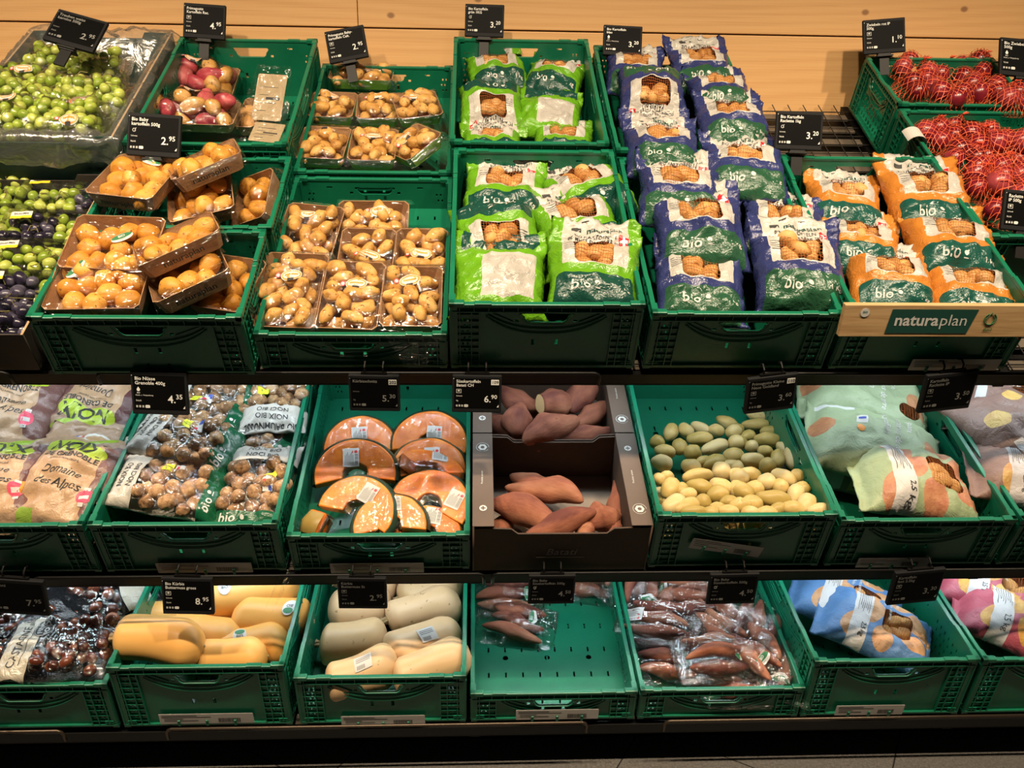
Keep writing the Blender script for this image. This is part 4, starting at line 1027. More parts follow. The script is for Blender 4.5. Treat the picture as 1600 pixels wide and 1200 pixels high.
def grape_bunch(label, row, px, py, h, w, l, rz, n, kinds_, seed, wrap='bag', st=None, rx=6, cat='grape bag', name='grape_bag', group='bags of green grapes', hh=.055):
    rn = random.Random(seed); t = thing(name, label, cat, place(row, px, py, h, rz, rx), group)
    its = []; tries = 0
    while len(its) < n and tries < 3000:
        tries += 1; x, y = rn.uniform(-w/2+.013, w/2-.013), rn.uniform(-l/2+.013, l/2-.013)
        if wrap == 'bag' and (x/(w/2))**2+(y/(l/2))**2 > 1: continue
        near = [i for i in its if math.hypot(i[0]-x, i[1]-y) < .0245]
        z = .014 if not near else max(i[2]+math.sqrt(max(0, .0255**2-(i[0]-x)**2-(i[1]-y)**2)) for i in near)
        if z > hh: continue
        its.append((x, y, z, .0150))
    for x, y, z, r in its:
        kd = kinds_[0] if len(kinds_) == 1 else (kinds_[0] if (x+.25*y+.02*noise.noise(Vector((x*30, y*30, seed)))) < (0 if len(kinds_) == 2 else kinds_[2]) else kinds_[1])
        part('grape', rn.choice(KIND[kd]), t, T(x, y, z) @ RZ(rn.uniform(0, 180)) @ rot_any(rn) @ S(rn.uniform(.9, 1.12)))
    b = MB()
    for i in range(7):
        x, y = rn.uniform(-w/3, w/3), rn.uniform(-l/3, l/3); z = over(its, x, y, 2)-.004
        b.tube([(x, y, z), (x+rn.uniform(-.02,.02), y+rn.uniform(-.02,.02), z+.006), (x+rn.uniform(-.035,.035), y+rn.uniform(-.03,.03), z+.001)], .0012, 5)
    part('stalk', b.build('stalk', M['grape_stalk']), t)
    if wrap == 'bag':
        W, H = w+.04, l+.05; s = Surf(W, H, 26, 30)
        s.fill(lambda u, v: ((u-.5)*W, (v-.5)*H, min(over(its, (u-.5)*W, (v-.5)*H, 1.3, .004)+.003, .004+1.6*min(u, 1-u, v, 1-v)*W)+.004*max(0, noise.noise(Vector((u*9, v*9, seed))))))
        relax(s.P, 5, 26, 30, True); fw = part('clear_bag', s.mesh('clear_bag', M['film_bag'], lambda u, v, p: (p.x, p.y, .001)), t)
    else:
        # clear clamshell: tray and domed lid with ribs
        W, H = w+.012, l+.012; s = Surf(W, H, 24, 24)
        def f(u, v):
            e = min((1-abs(2*u-1))*W/2, (1-abs(2*v-1))*H/2); z = .028+ .034*sm(e/.010)+.0015*(math.sin(u*50) > .6)*(e > .012); return ((u-.5)*W, (v-.5)*H, z)
        s.fill(f); fw = part('lid', s.mesh('lid', M['clamshell']), t)
        part('punnet', tray_mesh(W, H, .030, M['clamshell'], M['clamshell'], flare=.008), t)
    if st: decals(s, place_sticker(*st), fw, 'sticker')
    return t
gb = 'clear bag of green grapes '
for a in (('at the back, under the leaning black display', 150, 118, .13, .16, .13, 5, 44, 301, ('oval', -.05, .03, 0)), ('at the back left, its grapes larger and paler', 88, 112, .13, .13, .13, -5, 40, 302, None),
          ('at the left frame edge in the second row', 28, 150, .14, .15, .15, 0, 46, 303, ('oval', .03, .03, 0)), ('at the right, touching the milky liner', 152, 172, .15, .17, .17, 12, 58, 304, ('oval', -.02, -.06, 5)),
          ('in the middle of the box between all the others', 92, 162, .15, .15, .15, -8, 50, 305, None), ('in the front left corner with an oval label', 28, 200, .15, .16, .15, 6, 52, 306, ('oval', -.01, .04, 0)),
          ('at the front, above the bulging liner edge', 112, 204, .155, .17, .13, -3, 50, 307, ('oval', .03, -.04, 0))):
    grape_bunch(gb+a[0], 'T', a[1], a[2], a[3], a[4], a[5], a[6], a[7], ('grape',), a[8], 'bag', a[9])
def liner():
    W, H = .62, .80; s = Surf(W, H, 60, 70)
    def f(u, v):
        X, Y = (u-.5)*W, (v-.5)*H; e = max(abs(X)/.200, abs(Y+.0)/.298)
        if e < .96: z = .03+.0*e
        else: z = .03
        zin = .10+.09*sm((e-.6)/.4); zz = zin if e < 1 else .197-.9*(max(abs(X)-.203, abs(Y)-.301, 0))
        n_ = .012*noise.noise(Vector((X*14, Y*14, 2)))+.010*(1-abs(noise.noise(Vector((X*26, Y*26, 5))))*2)
        X2 = max(-.215, min(.215, X)) if e > 1 else X*.97; Y2 = max(-.318, min(.318, Y)) if e > 1 else Y*.97
        return (X2+n_*.6*(e > .9), Y2+n_*.6*(e > .9), zz+n_*(.4 if e < .9 else 1.0))
    s.fill(f); return s
single('plastic_liner', liner().mesh('plastic_liner', M['liner']), 'milky plastic liner crumpled over the rim of the dark green grape box', 'plastic liner', RM['T'] @ T(-1.0975, .925, 0))
carton('dark cardboard box of clear grape punnets at the left edge', 'T', -1.325, .0, .405, .60, .10, 'card_dark')
gp = 'clear punnet of '
for a in (('green grapes at the left frame edge, behind the mixed ones', 8, 318, .045, .14, .13, 0, ('grape',), 311, None), ('mixed grapes at the back, dark ones at its right', 100, 332, .045, .19, .10, -2, ('grape', 'grape_dark', .05), 312, ('yellow', -.05, .045, 8)),
          ('mixed grapes second from the back, dark ones in its middle', 78, 378, .055, .19, .10, -2, ('grape_dark', 'grape', .03), 313, ('yellow', -.05, .022, 8)), ('nearly all green grapes, in the middle of the column', 55, 425, .060, .19, .10, -2, ('grape', 'grape_dark', .075), 314, ('yellow', -.045, .022, 8)),
          ('mixed grapes second from the front, green ones at its right', 40, 475, .060, .19, .10, -2, ('grape_dark', 'grape', .04), 315, ('yellow', -.055, .022, 8)), ('mostly dark grapes with a long stalk, nearest the front edge', 18, 518, .050, .19, .11, 0, ('grape_dark', 'grape', .09), 316, None),
          ('green grapes at the left frame edge, lower than the others', 5, 372, .05, .13, .12, 0, ('grape',), 317, None)):
    grape_bunch(gp+a[0], 'T', a[1], a[2], a[3]-.02, a[4], a[5], a[6], 40, a[7], a[8], 'clam', a[9], 6, 'grape punnet', 'grape_punnet', 'clear punnets of grapes', .045)
# ================================================================== MIDDLE SHELF
def print_bag(label, group, row, px, py, h, mat, texts, w, H, Tk=.05, rz=0, rx=6, ry=0, seed=1, fill=(.03, .97), items=None, kd=None, cat='bag', name='bag', crumple=.005, extra=None, lining=None, curl=0.0, sc=1.0, ks=1.0, kids='potato', lum=.006):
    rn = random.Random(seed); t = thing(name, label, cat, place(row, px, py, h, rz, rx, ry) @ S(sc), group)
    its = []
    if items:
        x0, x1, y0, y1, n, r, zmax = items
        k = 0
        while len(its) < n and k < 2000:
            k += 1; x, y = rn.uniform(x0, x1), rn.uniform(y0, y1)
            near = [q for q in its if math.hypot(q[0]-x, q[1]-y) < 1.75*r]
            z = r if not near else max(q[2]+math.sqrt(max(0, (1.8*r)**2-(q[0]-x)**2-(q[1]-y)**2)) for q in near)
            if z+r > zmax: continue
            its.append((x, y, z, r))
    s = pillow(w, H, Tk, seed, its or None, fill, crumple=crumple, curl=curl, lump=lum)
    pb = part('printed_bag', s.mesh('printed_bag', [M[mat]], backside(.014, seed, curl)), t)
    for x, y, z, r in its: part(kids, rn.choice(KIND[kd]), t, T(x, y, z) @ RZ(rn.uniform(0, 180)) @ rot_any(rn) @ S(ks*rn.uniform(.92, 1.08)))
    if texts: decals(s, texts, pb)
    if extra:
        for x, y, r in extra:
            p, n = s.at(x/w+.5, y/H+.5); part(kids, rn.choice(KIND[kd]), t, T(*(p-n*r*1.02)) @ RZ(rn.uniform(0, 180)) @ rot_any(rn) @ S(ks*.86))
    if lining:
        x0, y0, x1, y1, dz = lining; p, n = s.at((x0+x1)/2/w+.5, (y0+y1)/2/H+.5)
        part('bag_lining', MB().box(x0, y0, max(.003, p.z-dz), x1, y1, max(.004, p.z-dz+.001)).build('bag_lining', M['bag_inside']), t)
    return t
# ---- kraft walnut bags
KR = (.36,.235,.15)
M['bag_kraft'] = print_mat('kraft_walnut_bag_print', KR, [(('box', 0, -.02, .125, .085, .01), ((.115,.045,.045))), (('ell', .10, -.02, .05, .10), (.16,.075,.065)), (('box', -.004, -.03, .078, .095, .01), (.44,.28,.165)),
    (('ell', -.03, .062, .055, .024), (.38,.50,.035)), (('ell', .03, .052, .055, .02, 0, -14), (.38,.50,.035)), (('ell', .045, .085, .035, .009, 0, 24), (.28,.42,.03)),
    (('ell', 0, .12, .034, .014), (.62,.60,.55)), (('ell', 0, .12, .026, .009), (.40,.25,.12)), (('box', -.045, -.128, .020, .016, .002), (.22,.34,.05))], crinkle=.35, rough=.36)
def noix_text():
    return [(text_mesh('NOIX', .052, 'CENTER', .02), 0, .040, -4, 'ink', .0010), (text_mesh('DE GRENOBLE', .0205, 'CENTER', .018), .004, .018, -3, 'ink', .0010), (text_mesh('APPELLATION ORIGINE', .0075, 'CENTER'), 0, .006, -3, 'ink', .0010),
            (text_mesh('Domaine', .026, 'CENTER', 0, shear=.35), 0, -.024, -4, 'ink', .0010), (text_mesh('des Alpes', .029, 'CENTER', 0, shear=.35), 0, -.054, -4, 'ink', .0010),
            (patch(circ(0,0,.019,18)), .074, -.068, 0, 'pink_print', .0009), (patch(rect(-.011,-.005,.011,.005)), .074, -.070, 8, 'white_print', .0012), (patch(rect(-.007,.016,.007,.024)), .074, -.068, 0, 'white_print', .0010), (patch(rect(-.007,-.024,.007,-.016)), .074, -.068, 0, 'white_print', .0010),
            (patch(circ(0,0,.015,16,.019)), -.090, -.060, -20, 'orange_print', .0009), (patch(rect(-.015,.0,-.006,.008)), -.040, .118, 0, 'blue_print', .0010), (patch(rect(-.006,.0,.002,.008)), -.040, .118, 0, 'white_print', .0010), (patch(rect(.002,.0,.010,.008)), -.040, .118, 0, 'red_print', .0010)]
for a in (('kraft brown walnut bag nearest the front rim, its large green word upright', 118, 752, .13, -9, 10, 401), ('kraft brown walnut bag lying upside down at the back right of its crate', 160, 642, .125, 170, -6, 402),
          ('kraft brown walnut bag at the back left, round crimson seal on its side', 30, 640, .14, -6, 8, 403), ('kraft brown walnut bag at the left frame edge in front, partly out of view', 2, 752, .125, 4, 6, 404)):
    print_bag(a[0], 'kraft walnut bags', 'M', a[1], a[2], a[3]-.02, 'bag_kraft', noix_text(), .25, .32, .06, a[4], a[5], 0, a[6], (.05, .86), cat='walnut bag', name='walnut_bag', lum=.012, crumple=.007)
# ---- clear walnut bags with pale head and green foot
M['bag_walnut'] = print_mat('clear_walnut_bag_print', (.50,.47,.42), [(('box', 0, -.125, .2, .040, .001), (.006,.085,.035))], [('box', 0, -.012, .20, .073, .0005)], film=dict(strength=.9, base=.07, scale=30, streak=.6), crinkle=.35)
def walnut_text():
    return [(text_mesh('BIO BAUMNÜSSE', .0175, 'CENTER', .012), 0, .115, 0, 'ink', .0010), (text_mesh('NOIX BIO', .0175, 'CENTER', .012), 0, .093, 0, 'ink', .0010), (text_mesh('NOCI BIO', .0175, 'CENTER', .012), 0, .072, 0, 'ink', .0010),
            (text_mesh('bio', .032, 'CENTER', .012), -.045, -.112, 0, 'white_print', .0010), (patch(circ(0,0,.005,10)), -.010, -.098, 0, 'white_print', .0010), (patch(rect(-.006,-.001,.006,.001)), -.010, -.107, 0, 'white_print', .0010)] + place_sticker('france', .035, .0, 90) 
G3 = 'clear walnut bags with green foot'
for a in (('clear walnut bag across the front of its crate, pale printed head at the left', 264, 766, .115, 84, 10, 411, 20), ('clear walnut bag second from the front, its pale head tilted left', 292, 694, .125, 76, 8, 412, 20),
          ('clear walnut bag third from the front, largely covered by the second', 308, 656, .115, 80, 4, 413, 16), ('clear walnut bag at the back, just right of the price display', 345, 610, .12, 84, 2, 414, 16),
          ('clear walnut bag turned upside down at the back right, yellow tag on top', 436, 628, .115, 182, 4, 415, 18), ('clear walnut bag at the right rim lying upright, dark foot toward the front', 404, 765, .095, -3, 6, 416, 18),
          ('clear walnut bag standing on edge, long green foot between two others', 392, 690, .085, 66, 4, 417, 14)):
    print_bag(a[0], G3, 'M', a[1], a[2], a[3]+.005, 'bag_walnut', walnut_text(), .165, .27, .038, a[4], a[5], 0, a[6], (.03, .95), (-.066, .066, -.075, .052, int(a[7]*1.3), .0175, .055), 'walnut', cat='walnut bag', name='walnut_bag', kids='walnut', crumple=.006)
# ---- wrapped pumpkin slices
def pumpkin(label, px, py, h, r, rz, rx, ry, seed, thick=.032, a0=-12, a1=192, cav=.36, stk=(0, .3, 0), skin='pumpkin_skin', ey=.92, film=True):
    t = thing('pumpkin_slice', label, 'pumpkin slice', place('M', px, py, h, rz, rx, ry), 'film wrapped pumpkin slices')
    out = []; n = 26
    for i in range(n+1):
        a = R(a0+(a1-a0)*i/n); q = r*(1+.03*noise.noise(Vector((i*.3, seed, 0)))); out.append((math.cos(a)*q, math.sin(a)*q*ey))
    inn = []
    for i in range(13):
        a = R(a1+(a0-a1)*i/12); q = r*cav*(1+.10*noise.noise(Vector((i*.6, seed, 4)))); inn.append((math.cos(a)*q, math.sin(a)*q*ey))
    poly = out+inn
    cu = bpy.data.curves.new('c', 'CURVE'); cu.dimensions = '2D'; cu.fill_mode = 'BOTH'; cu.extrude = thick/2-.003; cu.bevel_depth = .003; cu.bevel_resolution = 2
    sp = cu.splines.new('POLY'); sp.points.add(len(poly)-1)
    for q, p in zip(sp.points, poly): q.co = (p[0]*.97, p[1]*.97, 0, 1)
    sp.use_cyclic_u = True; me = to_mesh(cu); bpy.data.curves.remove(cu)
    part('flesh', _m(me, M['flesh']), t)
    b = MB(); k = len(out)                       # rind: a band that follows the outer arc, thicker below
    vs = []
    for x, y in out:
        d = Vector((x, y)).normalized()
        vs += [(x*.985, y*.985, thick/2-.001), (x+d.x*.0025, y+d.y*.0025, thick/2-.004), (x+d.x*.010, y+d.y*.010, 0), (x+d.x*.004, y+d.y*.004, -thick/2), (x*.97, y*.97, -thick/2-.001)]
    fs = [(i*5+j, (i+1)*5+j, (i+1)*5+j+1, i*5+j+1) for i in range(k-1) for j in range(4)]
    part('rind', mesh('rind', vs, [f[::-1] for f in fs], M[skin], True), t)
    # a thin rough skin of seeds' bed in the hollow
    vs = []; fs = []
    for i, (x, y) in enumerate(inn):
        for j in range(4): vs.append((x*(1.005-.10*j), y*(1.005-.10*j), thick/2*(1-2*j/3)*.9))
    fs = [(i*4+j, i*4+j+1, (i+1)*4+j+1, (i+1)*4+j) for i in range(len(inn)-1) for j in range(3)]
    part('hollow', mesh('hollow', vs, fs, M['pumpkin_tan'], True), t)
    W = r*2+.02; s = Surf(W, r*1.3, 28, 20)
    def f(u, v):
        X, Y = (u-.5)*W, -.012+v*(r*1.04+.02); q = math.hypot(X, Y/ey)/r
        z = thick/2+.0015+.0012*noise.noise(Vector((X*70, Y*50, seed)))-(max(0, q-.97)*.30) - (.006*sm((cav-q)/.2) if q < cav else 0)
        return (X*(1 if q < 1 else 1/q*1.02), Y*(1 if q < 1 else 1/q*1.02), z)
    s.fill(f)
    fw = part('film_wrap', s.mesh('film_wrap', M['film_soft']), t)
    if stk:
        it = []
        for me, dx, dy, ro, mk, off in sticker('price'):
            c_, s_ = math.cos(R(stk[2]+90)), math.sin(R(stk[2]+90)); it.append((me, stk[0]*r+dx*c_-dy*s_, (stk[1]-.5)*r*1.3+dx*s_+dy*c_, stk[2]+90+ro, mk, off))
        decals(s, it, fw, 'weigh_label')
    return t
for a in (('pumpkin slice at the back left, deep orange, partly behind a paler one', 563, 708, .050, .080, 6, 26, 0, 501, 0, .15), ('large pale orange pumpkin slice with its weigh label at the left of the middle', 556, 752, .072, .088, 4, 26, 0, 502, -.1, .25),
          ('pumpkin slice with a slanting weigh label, front left of the middle', 558, 810, .078, .084, -28, 24, 0, 503, .1, .32), ('pumpkin slice at the back right, label hanging over its dark hollow', 672, 704, .060, .086, -4, 28, 0, 504, .1, .10),
          ('deep orange pumpkin slice at the right, behind the wedge', 670, 745, .058, .082, 2, 22, 0, 505, .1, .2), ('darker pumpkin slice at the right front, crumpled label on its lower arm', 672, 800, .060, .088, -24, 18, 0, 507, .55, .15),
          ('pumpkin slice in the front centre, label across its middle', 610, 832, .072, .074, 6, 20, 0, 508, .1, .45), ('low pumpkin slice at the front rim, label cut off by the rim', 668, 846, .040, .070, -8, 14, 0, 510, .1, .4)):
    pumpkin(a[0], a[1], a[2]-8, a[3]+.008, a[4]*1.10, a[5], a[6], a[7], a[8], stk=(a[9], a[10]+.2, a[5]*.2))
pumpkin('thick curved pumpkin wedge lying across the deep orange slice at the right', 668, 748, .100, .088, -12, -8, 10, 506, thick=.045, a0=28, a1=150, cav=.55, stk=(.1, .75, 10))
pumpkin('small tan skinned pumpkin end piece at the front left corner', 505, 826, .070, .046, 70, 10, 62, 509, thick=.055, a0=0, a1=180, cav=.2, skin='pumpkin_tan', stk=(0, .35, -20))
# ---- sweet potatoes in two printed cardboard trays
def batati_box(label, d):
    x, Wd, L, H = -.006, .396, .298, .150
    t = thing('cardboard_box', label, 'box', RM['M'] @ T(x+Wd/2, d+L/2, 0), 'taupe cardboard boxes of sweet potatoes'); m = M['card_taupe']
    def lowwall(lo):
        o = [(-Wd/2, 0), (Wd/2, 0), (Wd/2, H-.008), (Wd/2-.050, H-.008), (Wd/2-.085, H-.010), (Wd/2-.100, lo), (-Wd/2+.100, lo), (-Wd/2+.085, H-.010), (-Wd/2+.05, H-.008), (-Wd/2, H-.008)]; return _m(sheet(o, [], .004), M['card_brown'])
    part('front_wall', lowwall(H-.026), t, T(0, -L/2+.003, 0) @ RX(90)); part('back_wall', lowwall(H-.026), t, T(0, L/2-.003, 0) @ RX(90))
    for sx in (-1, 1):
        hole = rrect(-.045, H-.055, .045, H-.030, .010)
        part('side_wall', _m(sheet(rect(-L/2, 0, L/2, H), [hole], .004), M['card_brown']), t, T(sx*(Wd/2-.002), 0, 0) @ RZ(90) @ RX(90))
        part('side_wall', _m(sheet(rect(-L/2+.004, 0, L/2-.004, H-.001), [], .003), M['card_brown']), t, T(sx*(Wd/2-.046), 0, 0) @ RZ(90) @ RX(90))
        b = MB(); b.me(sheet(rect(-.0235, -L/2+.001, .0235, L/2-.001), [rrect(.0235*sx-.012, -.045, .0235*sx+.012, .045, .006)] if False else [], .002), T(sx*(Wd/2-.0235), 0, H))
        fl = part('side_flange', b.build('side_flange', m), t)
        b = MB(); cx = sx*(Wd/2-.0235); z = H+.0012
        ys = (-.095, .10) if sx < 0 else (.095, -.10)
        b.me(sheet(circ(cx, ys[0], .0085, 18), [rect(cx-.0018, ys[0]-.0055, cx+.0018, ys[0]-.0020), rect(cx-.0018, ys[0]+.0020, cx+.0018, ys[0]+.0055), rect(cx-.0055, ys[0]-.0018, cx+.0055, ys[0]+.0018)], .0003), T(0, 0, z))
        yy = ys[1]
        b.tube([(cx+.015*math.cos(i*.25), yy+.015*math.sin(i*.25), z) for i in range(24)], .0006, 4)
        b.me(sheet(circ(cx, yy, .011, 6), [circ(cx, yy, .005, 8)], .0003), T(0, 0, z))
        b.me(text_mesh('Produits suisses', .0065, 'CENTER'), T(cx, 0, z+.0002) @ RZ(90 if sx < 0 else 90))
        part('printed_marks', b.build('printed_marks', M['white_print']), t)
    part('base', _m(sheet(rect(-Wd/2+.003, -L/2+.003, Wd/2-.003, L/2-.003), [], .004), M['card_base']), t, T(0, 0, .004))
    b = MB(); b.me(text_mesh('Batati', .030, 'CENTER', .006, shear=.25), T(0, -L/2-.0005, .055) @ RX(90)); b.me(sheet(rect(-.055, -.0006, .055, .0006), [], .0003), T(0, -L/2-.001, .047) @ RX(90))
    part('lettering', b.build('lettering', M['card_letter']), t)
M['card_letter'] = simple('taupe_print', (.20,.165,.14), .6)
M['card_brown'] = simple('brown_printed_cardboard', (.062,.034,.020), .75, var=((.075,.042,.025), 14)); M['card_base'] = simple('grey_brown_cardboard', (.22,.17,.13), .8)
batati_box('nearer taupe cardboard box of sweet potatoes between pumpkin crate and loose potatoes', .0)
batati_box('farther taupe cardboard box of sweet potatoes, behind the nearer one', .300)
def sweet(label, px, py, h, L, r, rz, rx=0, ry=0, seed=1, cut=False, row='M'):
    t = thing('sweet_potato', label, 'sweet potato', place(row, px, py, h, rz, rx, ry), 'large loose sweet potatoes')
    me = sweet_mesh(seed, L, r*1.13); part('body', me, t)
    if cut:
        b = MB(); e = -L/2 if cut < 0 else L/2
        vs = [v.co.copy() for v in me.vertices]; n = 16; k = 5*n if cut < 0 else 21*n
        ring = vs[k:k+n]; c = sum(ring, Vector())/n; b.add([Vector((c.x+(.003 if cut > 0 else -.003), c.y+(p.y-c.y)*1.02, c.z+(p.z-c.z)*1.02)) for p in ring], [tuple(range(n)) if cut > 0 else tuple(range(n))[::-1]])
        # trim the point beyond the cut
        for v in me.vertices:
            if (cut < 0 and v.co.x < c.x-.002) or (cut > 0 and v.co.x > c.x+.002): v.co = Vector((c.x+(.002 if cut > 0 else -.002), c.y+(v.co.y-c.y)*.6, c.z+(v.co.z-c.z)*.6))
        part('cut_end', b.build('cut_end', M['sweet_cut']), t)
    return t
for a in (('thick sweet potato at the left wall of the nearer box, bright orange brown', 826, 808, .090, .20, .036, -22, 0, 4, 1), ('long sweet potato lying across the back of the nearer box, pale tip right', 850, 772, .085, .19, .030, -14, 0, 0, 2),
          ('long knobbly sweet potato in front of the others, rising to the right', 878, 818, .105, .185, .028, 24, 0, 0, 3), ('dark sweet potato at the very back of the nearer box', 836, 752, .060, .13, .024, -18, 0, 0, 4),
          ('stubby sweet potato with a pointed tip right of the long knobbly one', 938, 812, .080, .10, .033, 20, 0, 0, 5), ('small sweet potato end at the front rim of the nearer box', 916, 832, .080, .07, .020, 70, 0, 0, 6),
          ('sweet potato standing in the dark right corner of the nearer box', 961, 785, .050, .15, .024, 82, 0, 0, 7), ('short sweet potato low in the front right corner of the nearer box', 964, 822, .070, .08, .018, 70, 0, 0, 8),
          ('sweet potato at the lower left edge of the nearer box, mostly hidden', 784, 828, .045, .10, .026, 60, 0, 0, 9),
          ('upright sweet potato at the top right of the farther box, tip down', 909, 618, .120, .15, .033, 62, 0, 0, 11), ('fat sweet potato in the middle of the farther box with ridged skin', 862, 672, .125, .17, .035, 30, 0, 0, 13),
          ('grey brown sweet potato pointing down at the left of the farther box', 811, 655, .125, .12, .034, 84, 0, 0, 14), ('sweet potato at the upper left of the farther box, behind the price display', 806, 620, .10, .16, .030, -35, 0, 0, 15),
          ('sweet potato right of the upright one, at the inner wall of the farther box', 925, 648, .095, .14, .026, 42, 0, 0, 16), ('sweet potato along the front rim of the farther box, right side', 912, 686, .095, .20, .026, 24, 0, 0, 17),
          ('sweet potato at the lower left of the farther box under the grey brown one', 788, 672, .085, .14, .030, -50, 0, 0, 18), ('small sweet potato tip at the front rim of the farther box', 822, 694, .095, .09, .020, -30, 0, 0, 19),
          ('sweet potato under the cut one, in the middle of the farther box', 848, 640, .065, .15, .028, 10, 0, 0, 20)):
    sweet(*a[:9], seed=a[9])
sweet('sweet potato with a round pale cut end toward the viewer, farther box', 868, 632, .125, .13, .036, 20, 0, 12, 12, -1)
# ---- loose potatoes
L1 = [(285,335,65,110,68),(430,315,-70,80,68),(565,290,-35,90,50),(160,425,10,70,65),(232,510,-15,100,65),(372,470,80,95,68),(560,395,5,118,68),(715,315,-20,72,64),(820,240,-35,110,60),(875,330,20,85,68),(900,435,30,90,75),(495,527,0,82,76),(700,470,25,135,65),(205,620,-25,90,72),(480,655,-20,82,70),(590,610,20,50,40),(700,620,20,115,75),(880,560,-10,90,78),(765,700,-70,85,80),(865,645,-20,58,50),(540,745,10,145,70),(925,760,-60,85,75),(560,845,-20,110,68),(760,840,-30,115,70),(915,870,-75,82,70),(285,860,60,130,75),(180,775,-60,55,45),(390,870,60,60,45),(455,915,0,70,48),(730,915,15,95,75),(320,1010,35,110,78),(590,990,-10,75,70),(440,1030,25,110,68),(730,1045,-15,70,50),(835,985,10,70,52),(510,1080,0,110,45),(830,1075,0,80,42),(925,1020,20,75,65),(660,1085,0,70,40),(250,750,0,60,40)]
L2 = [(220,130,-20,125,55),(185,200,0,145,55),(320,265,-5,110,42),(300,345,-5,118,72),(110,310,30,85,55),(145,405,20,70,60),(15,250,50,60,60),(35,370,-45,70,65),(275,455,-20,80,60),(445,420,-50,80,45),(390,520,80,105,62),(530,515,80,130,78),(155,535,-5,115,70),(20,500,90,80,60),(295,590,0,85,75),(130,670,-15,100,68),(290,740,-10,82,76),(450,700,-40,105,75),(568,690,-10,72,68),(175,805,-20,82,72),(415,785,-60,75,68),(25,690,-50,100,70),(60,830,-40,110,80),(350,895,-8,135,75),(560,850,60,105,70),(620,800,-20,70,60),(660,945,55,105,75),(150,940,-20,100,72),(60,965,10,65,70),(530,990,-10,100,65),(780,1000,15,100,55),(390,990,20,80,50),(290,1025,0,90,35),(130,1025,0,60,35),(5,600,0,40,60)]
rn = random.Random(5)
def loose(px, py, h, ang, hl, hw):
    p = pt('M', px, py, h); k = 6*650
    o = bpy.data.objects.new('potato', rn.choice(KIND['loose'])); link(o)
    sx, sy = max(.7, hl/k/.0262)*1.12, max(.75, hw/k/.0182)*1.12
    o.matrix_world = RM['M'] @ T(p.x, p.y, h) @ RZ(ang) @ RX(rn.uniform(0, 360)) @ S(sx, sy, sy)
    tag(o, 'small loose yellow potato in the pile filling its green crate', 'potato', 'loose potatoes piled in the green crate')
for lst, ox, oy in ((L1, 1000, 620), (L2, 1150, 630)):
    for x, y, a, hl, hw in lst:
        px, py = ox+x/6, oy+y/6; loose(px, py, .032+max(0, py-650)*.118/150, a, hl, hw)
for i in range(8):          # the layers the upper potatoes rest on
    for j in range(7):
        d = .045+i*.034; x = .43+j*.052+(i % 2)*.02+rn.uniform(-.008, .008)
        for lay in range(3):
            h = .030+lay*.034
            if h < .122-d*.40:
                o = bpy.data.objects.new('potato', rn.choice(KIND['loose'])); link(o); o.matrix_world = RM['M'] @ T(x+lay*.012, d+rn.uniform(-.008, .008), h) @ RZ(rn.uniform(0, 180)) @ rot_any(rn)
                tag(o, 'small loose yellow potato in the pile filling its green crate', 'potato', 'loose potatoes piled in the green crate')
# ---- big printed potato bags (2.5 kg)
def big_print(name, base, c1, c2, strip=(.55,.53,.52)):
    P1 = (c1, c2)
    return print_mat(name, base, [(('ell', .070, .045, .045, .038, 0, 20), P1), (('ell', -.060, .065, .050, .036, 0, -30), P1), (('ell', -.075, -.02, .040, .030, 0, 10), P1), (('ell', .030, -.125, .036, .048, 0, 0), P1), (('ell', -.045, -.115, .030, .044, 0, 30), P1), (('ell', .085, -.065, .03, .04, 0, 15), P1),
        (('ell', .0, .022, .030, .045, 0, 60), P1), (('box', 0, .052, .2, .026, .001), strip)], [('box', -.004, -.055, .046, .044, .022)], crinkle=.35, rough=.5, cell=.0055)
M['bag_sage'] = big_print('sage_green_bag_print', (.30,.375,.215), (.38,.13,.07), (.50,.24,.12))
M['bag_mauve'] = big_print('mauve_brown_bag_print', (.21,.125,.10), (.52,.34,.10), (.40,.19,.07), (.45,.42,.42))
M['bag_sky'] = big_print('sky_blue_bag_print', (.085,.195,.40), (.60,.33,.16), (.48,.22,.09))
M['bag_rose'] = big_print('rose_bag_print', (.40,.075,.11), (.62,.36,.07), (.50,.22,.06))
M['bag_sage_plain'] = print_mat('sage_green_plain_bag_print', (.31,.385,.23), [(('ell', .0, .140, .036, .026), ((.38,.14,.07), (.46,.22,.10))), (('ell', -.02, -.135, .05, .03, 0, 20), ((.38,.16,.08), (.46,.22,.10))), (('box', .085, .11, .010, .045, .001), (.6,.6,.6))], [('ell', -.060, -.105, .030, .030)], crinkle=.4, rough=.5)
M['bag_mauve_plain'] = print_mat('mauve_brown_plain_bag_print', (.21,.125,.10), [(('ell', .05, .10, .028, .022), ((.55,.38,.11), (.50,.30,.09))), (('ell', -.06, .04, .034, .026), ((.55,.38,.11), (.50,.30,.09))), (('box', -.065, -.09, .012, .06, .001), (.5,.5,.52))], [('ell', .05, -.03, .04, .05)], crinkle=.5, rough=.5)
def big_text(main, col='white_print'):
    o = [(text_mesh('2,5 kg', .020, 'CENTER', .01), -.080, .046, 180, 'ink', .001)]
    for k in range(7): o.append((patch(rect(-.05+.01*(k % 3), -.0006, .045, .0006)), .035, .034+k*.0055, 0, 'ink', .001))
    for k, tx in enumerate(main): o.append((text_mesh(tx, .0145, 'LEFT', .005), .10, -.005-k*.020, 180, col, .001))
    return o
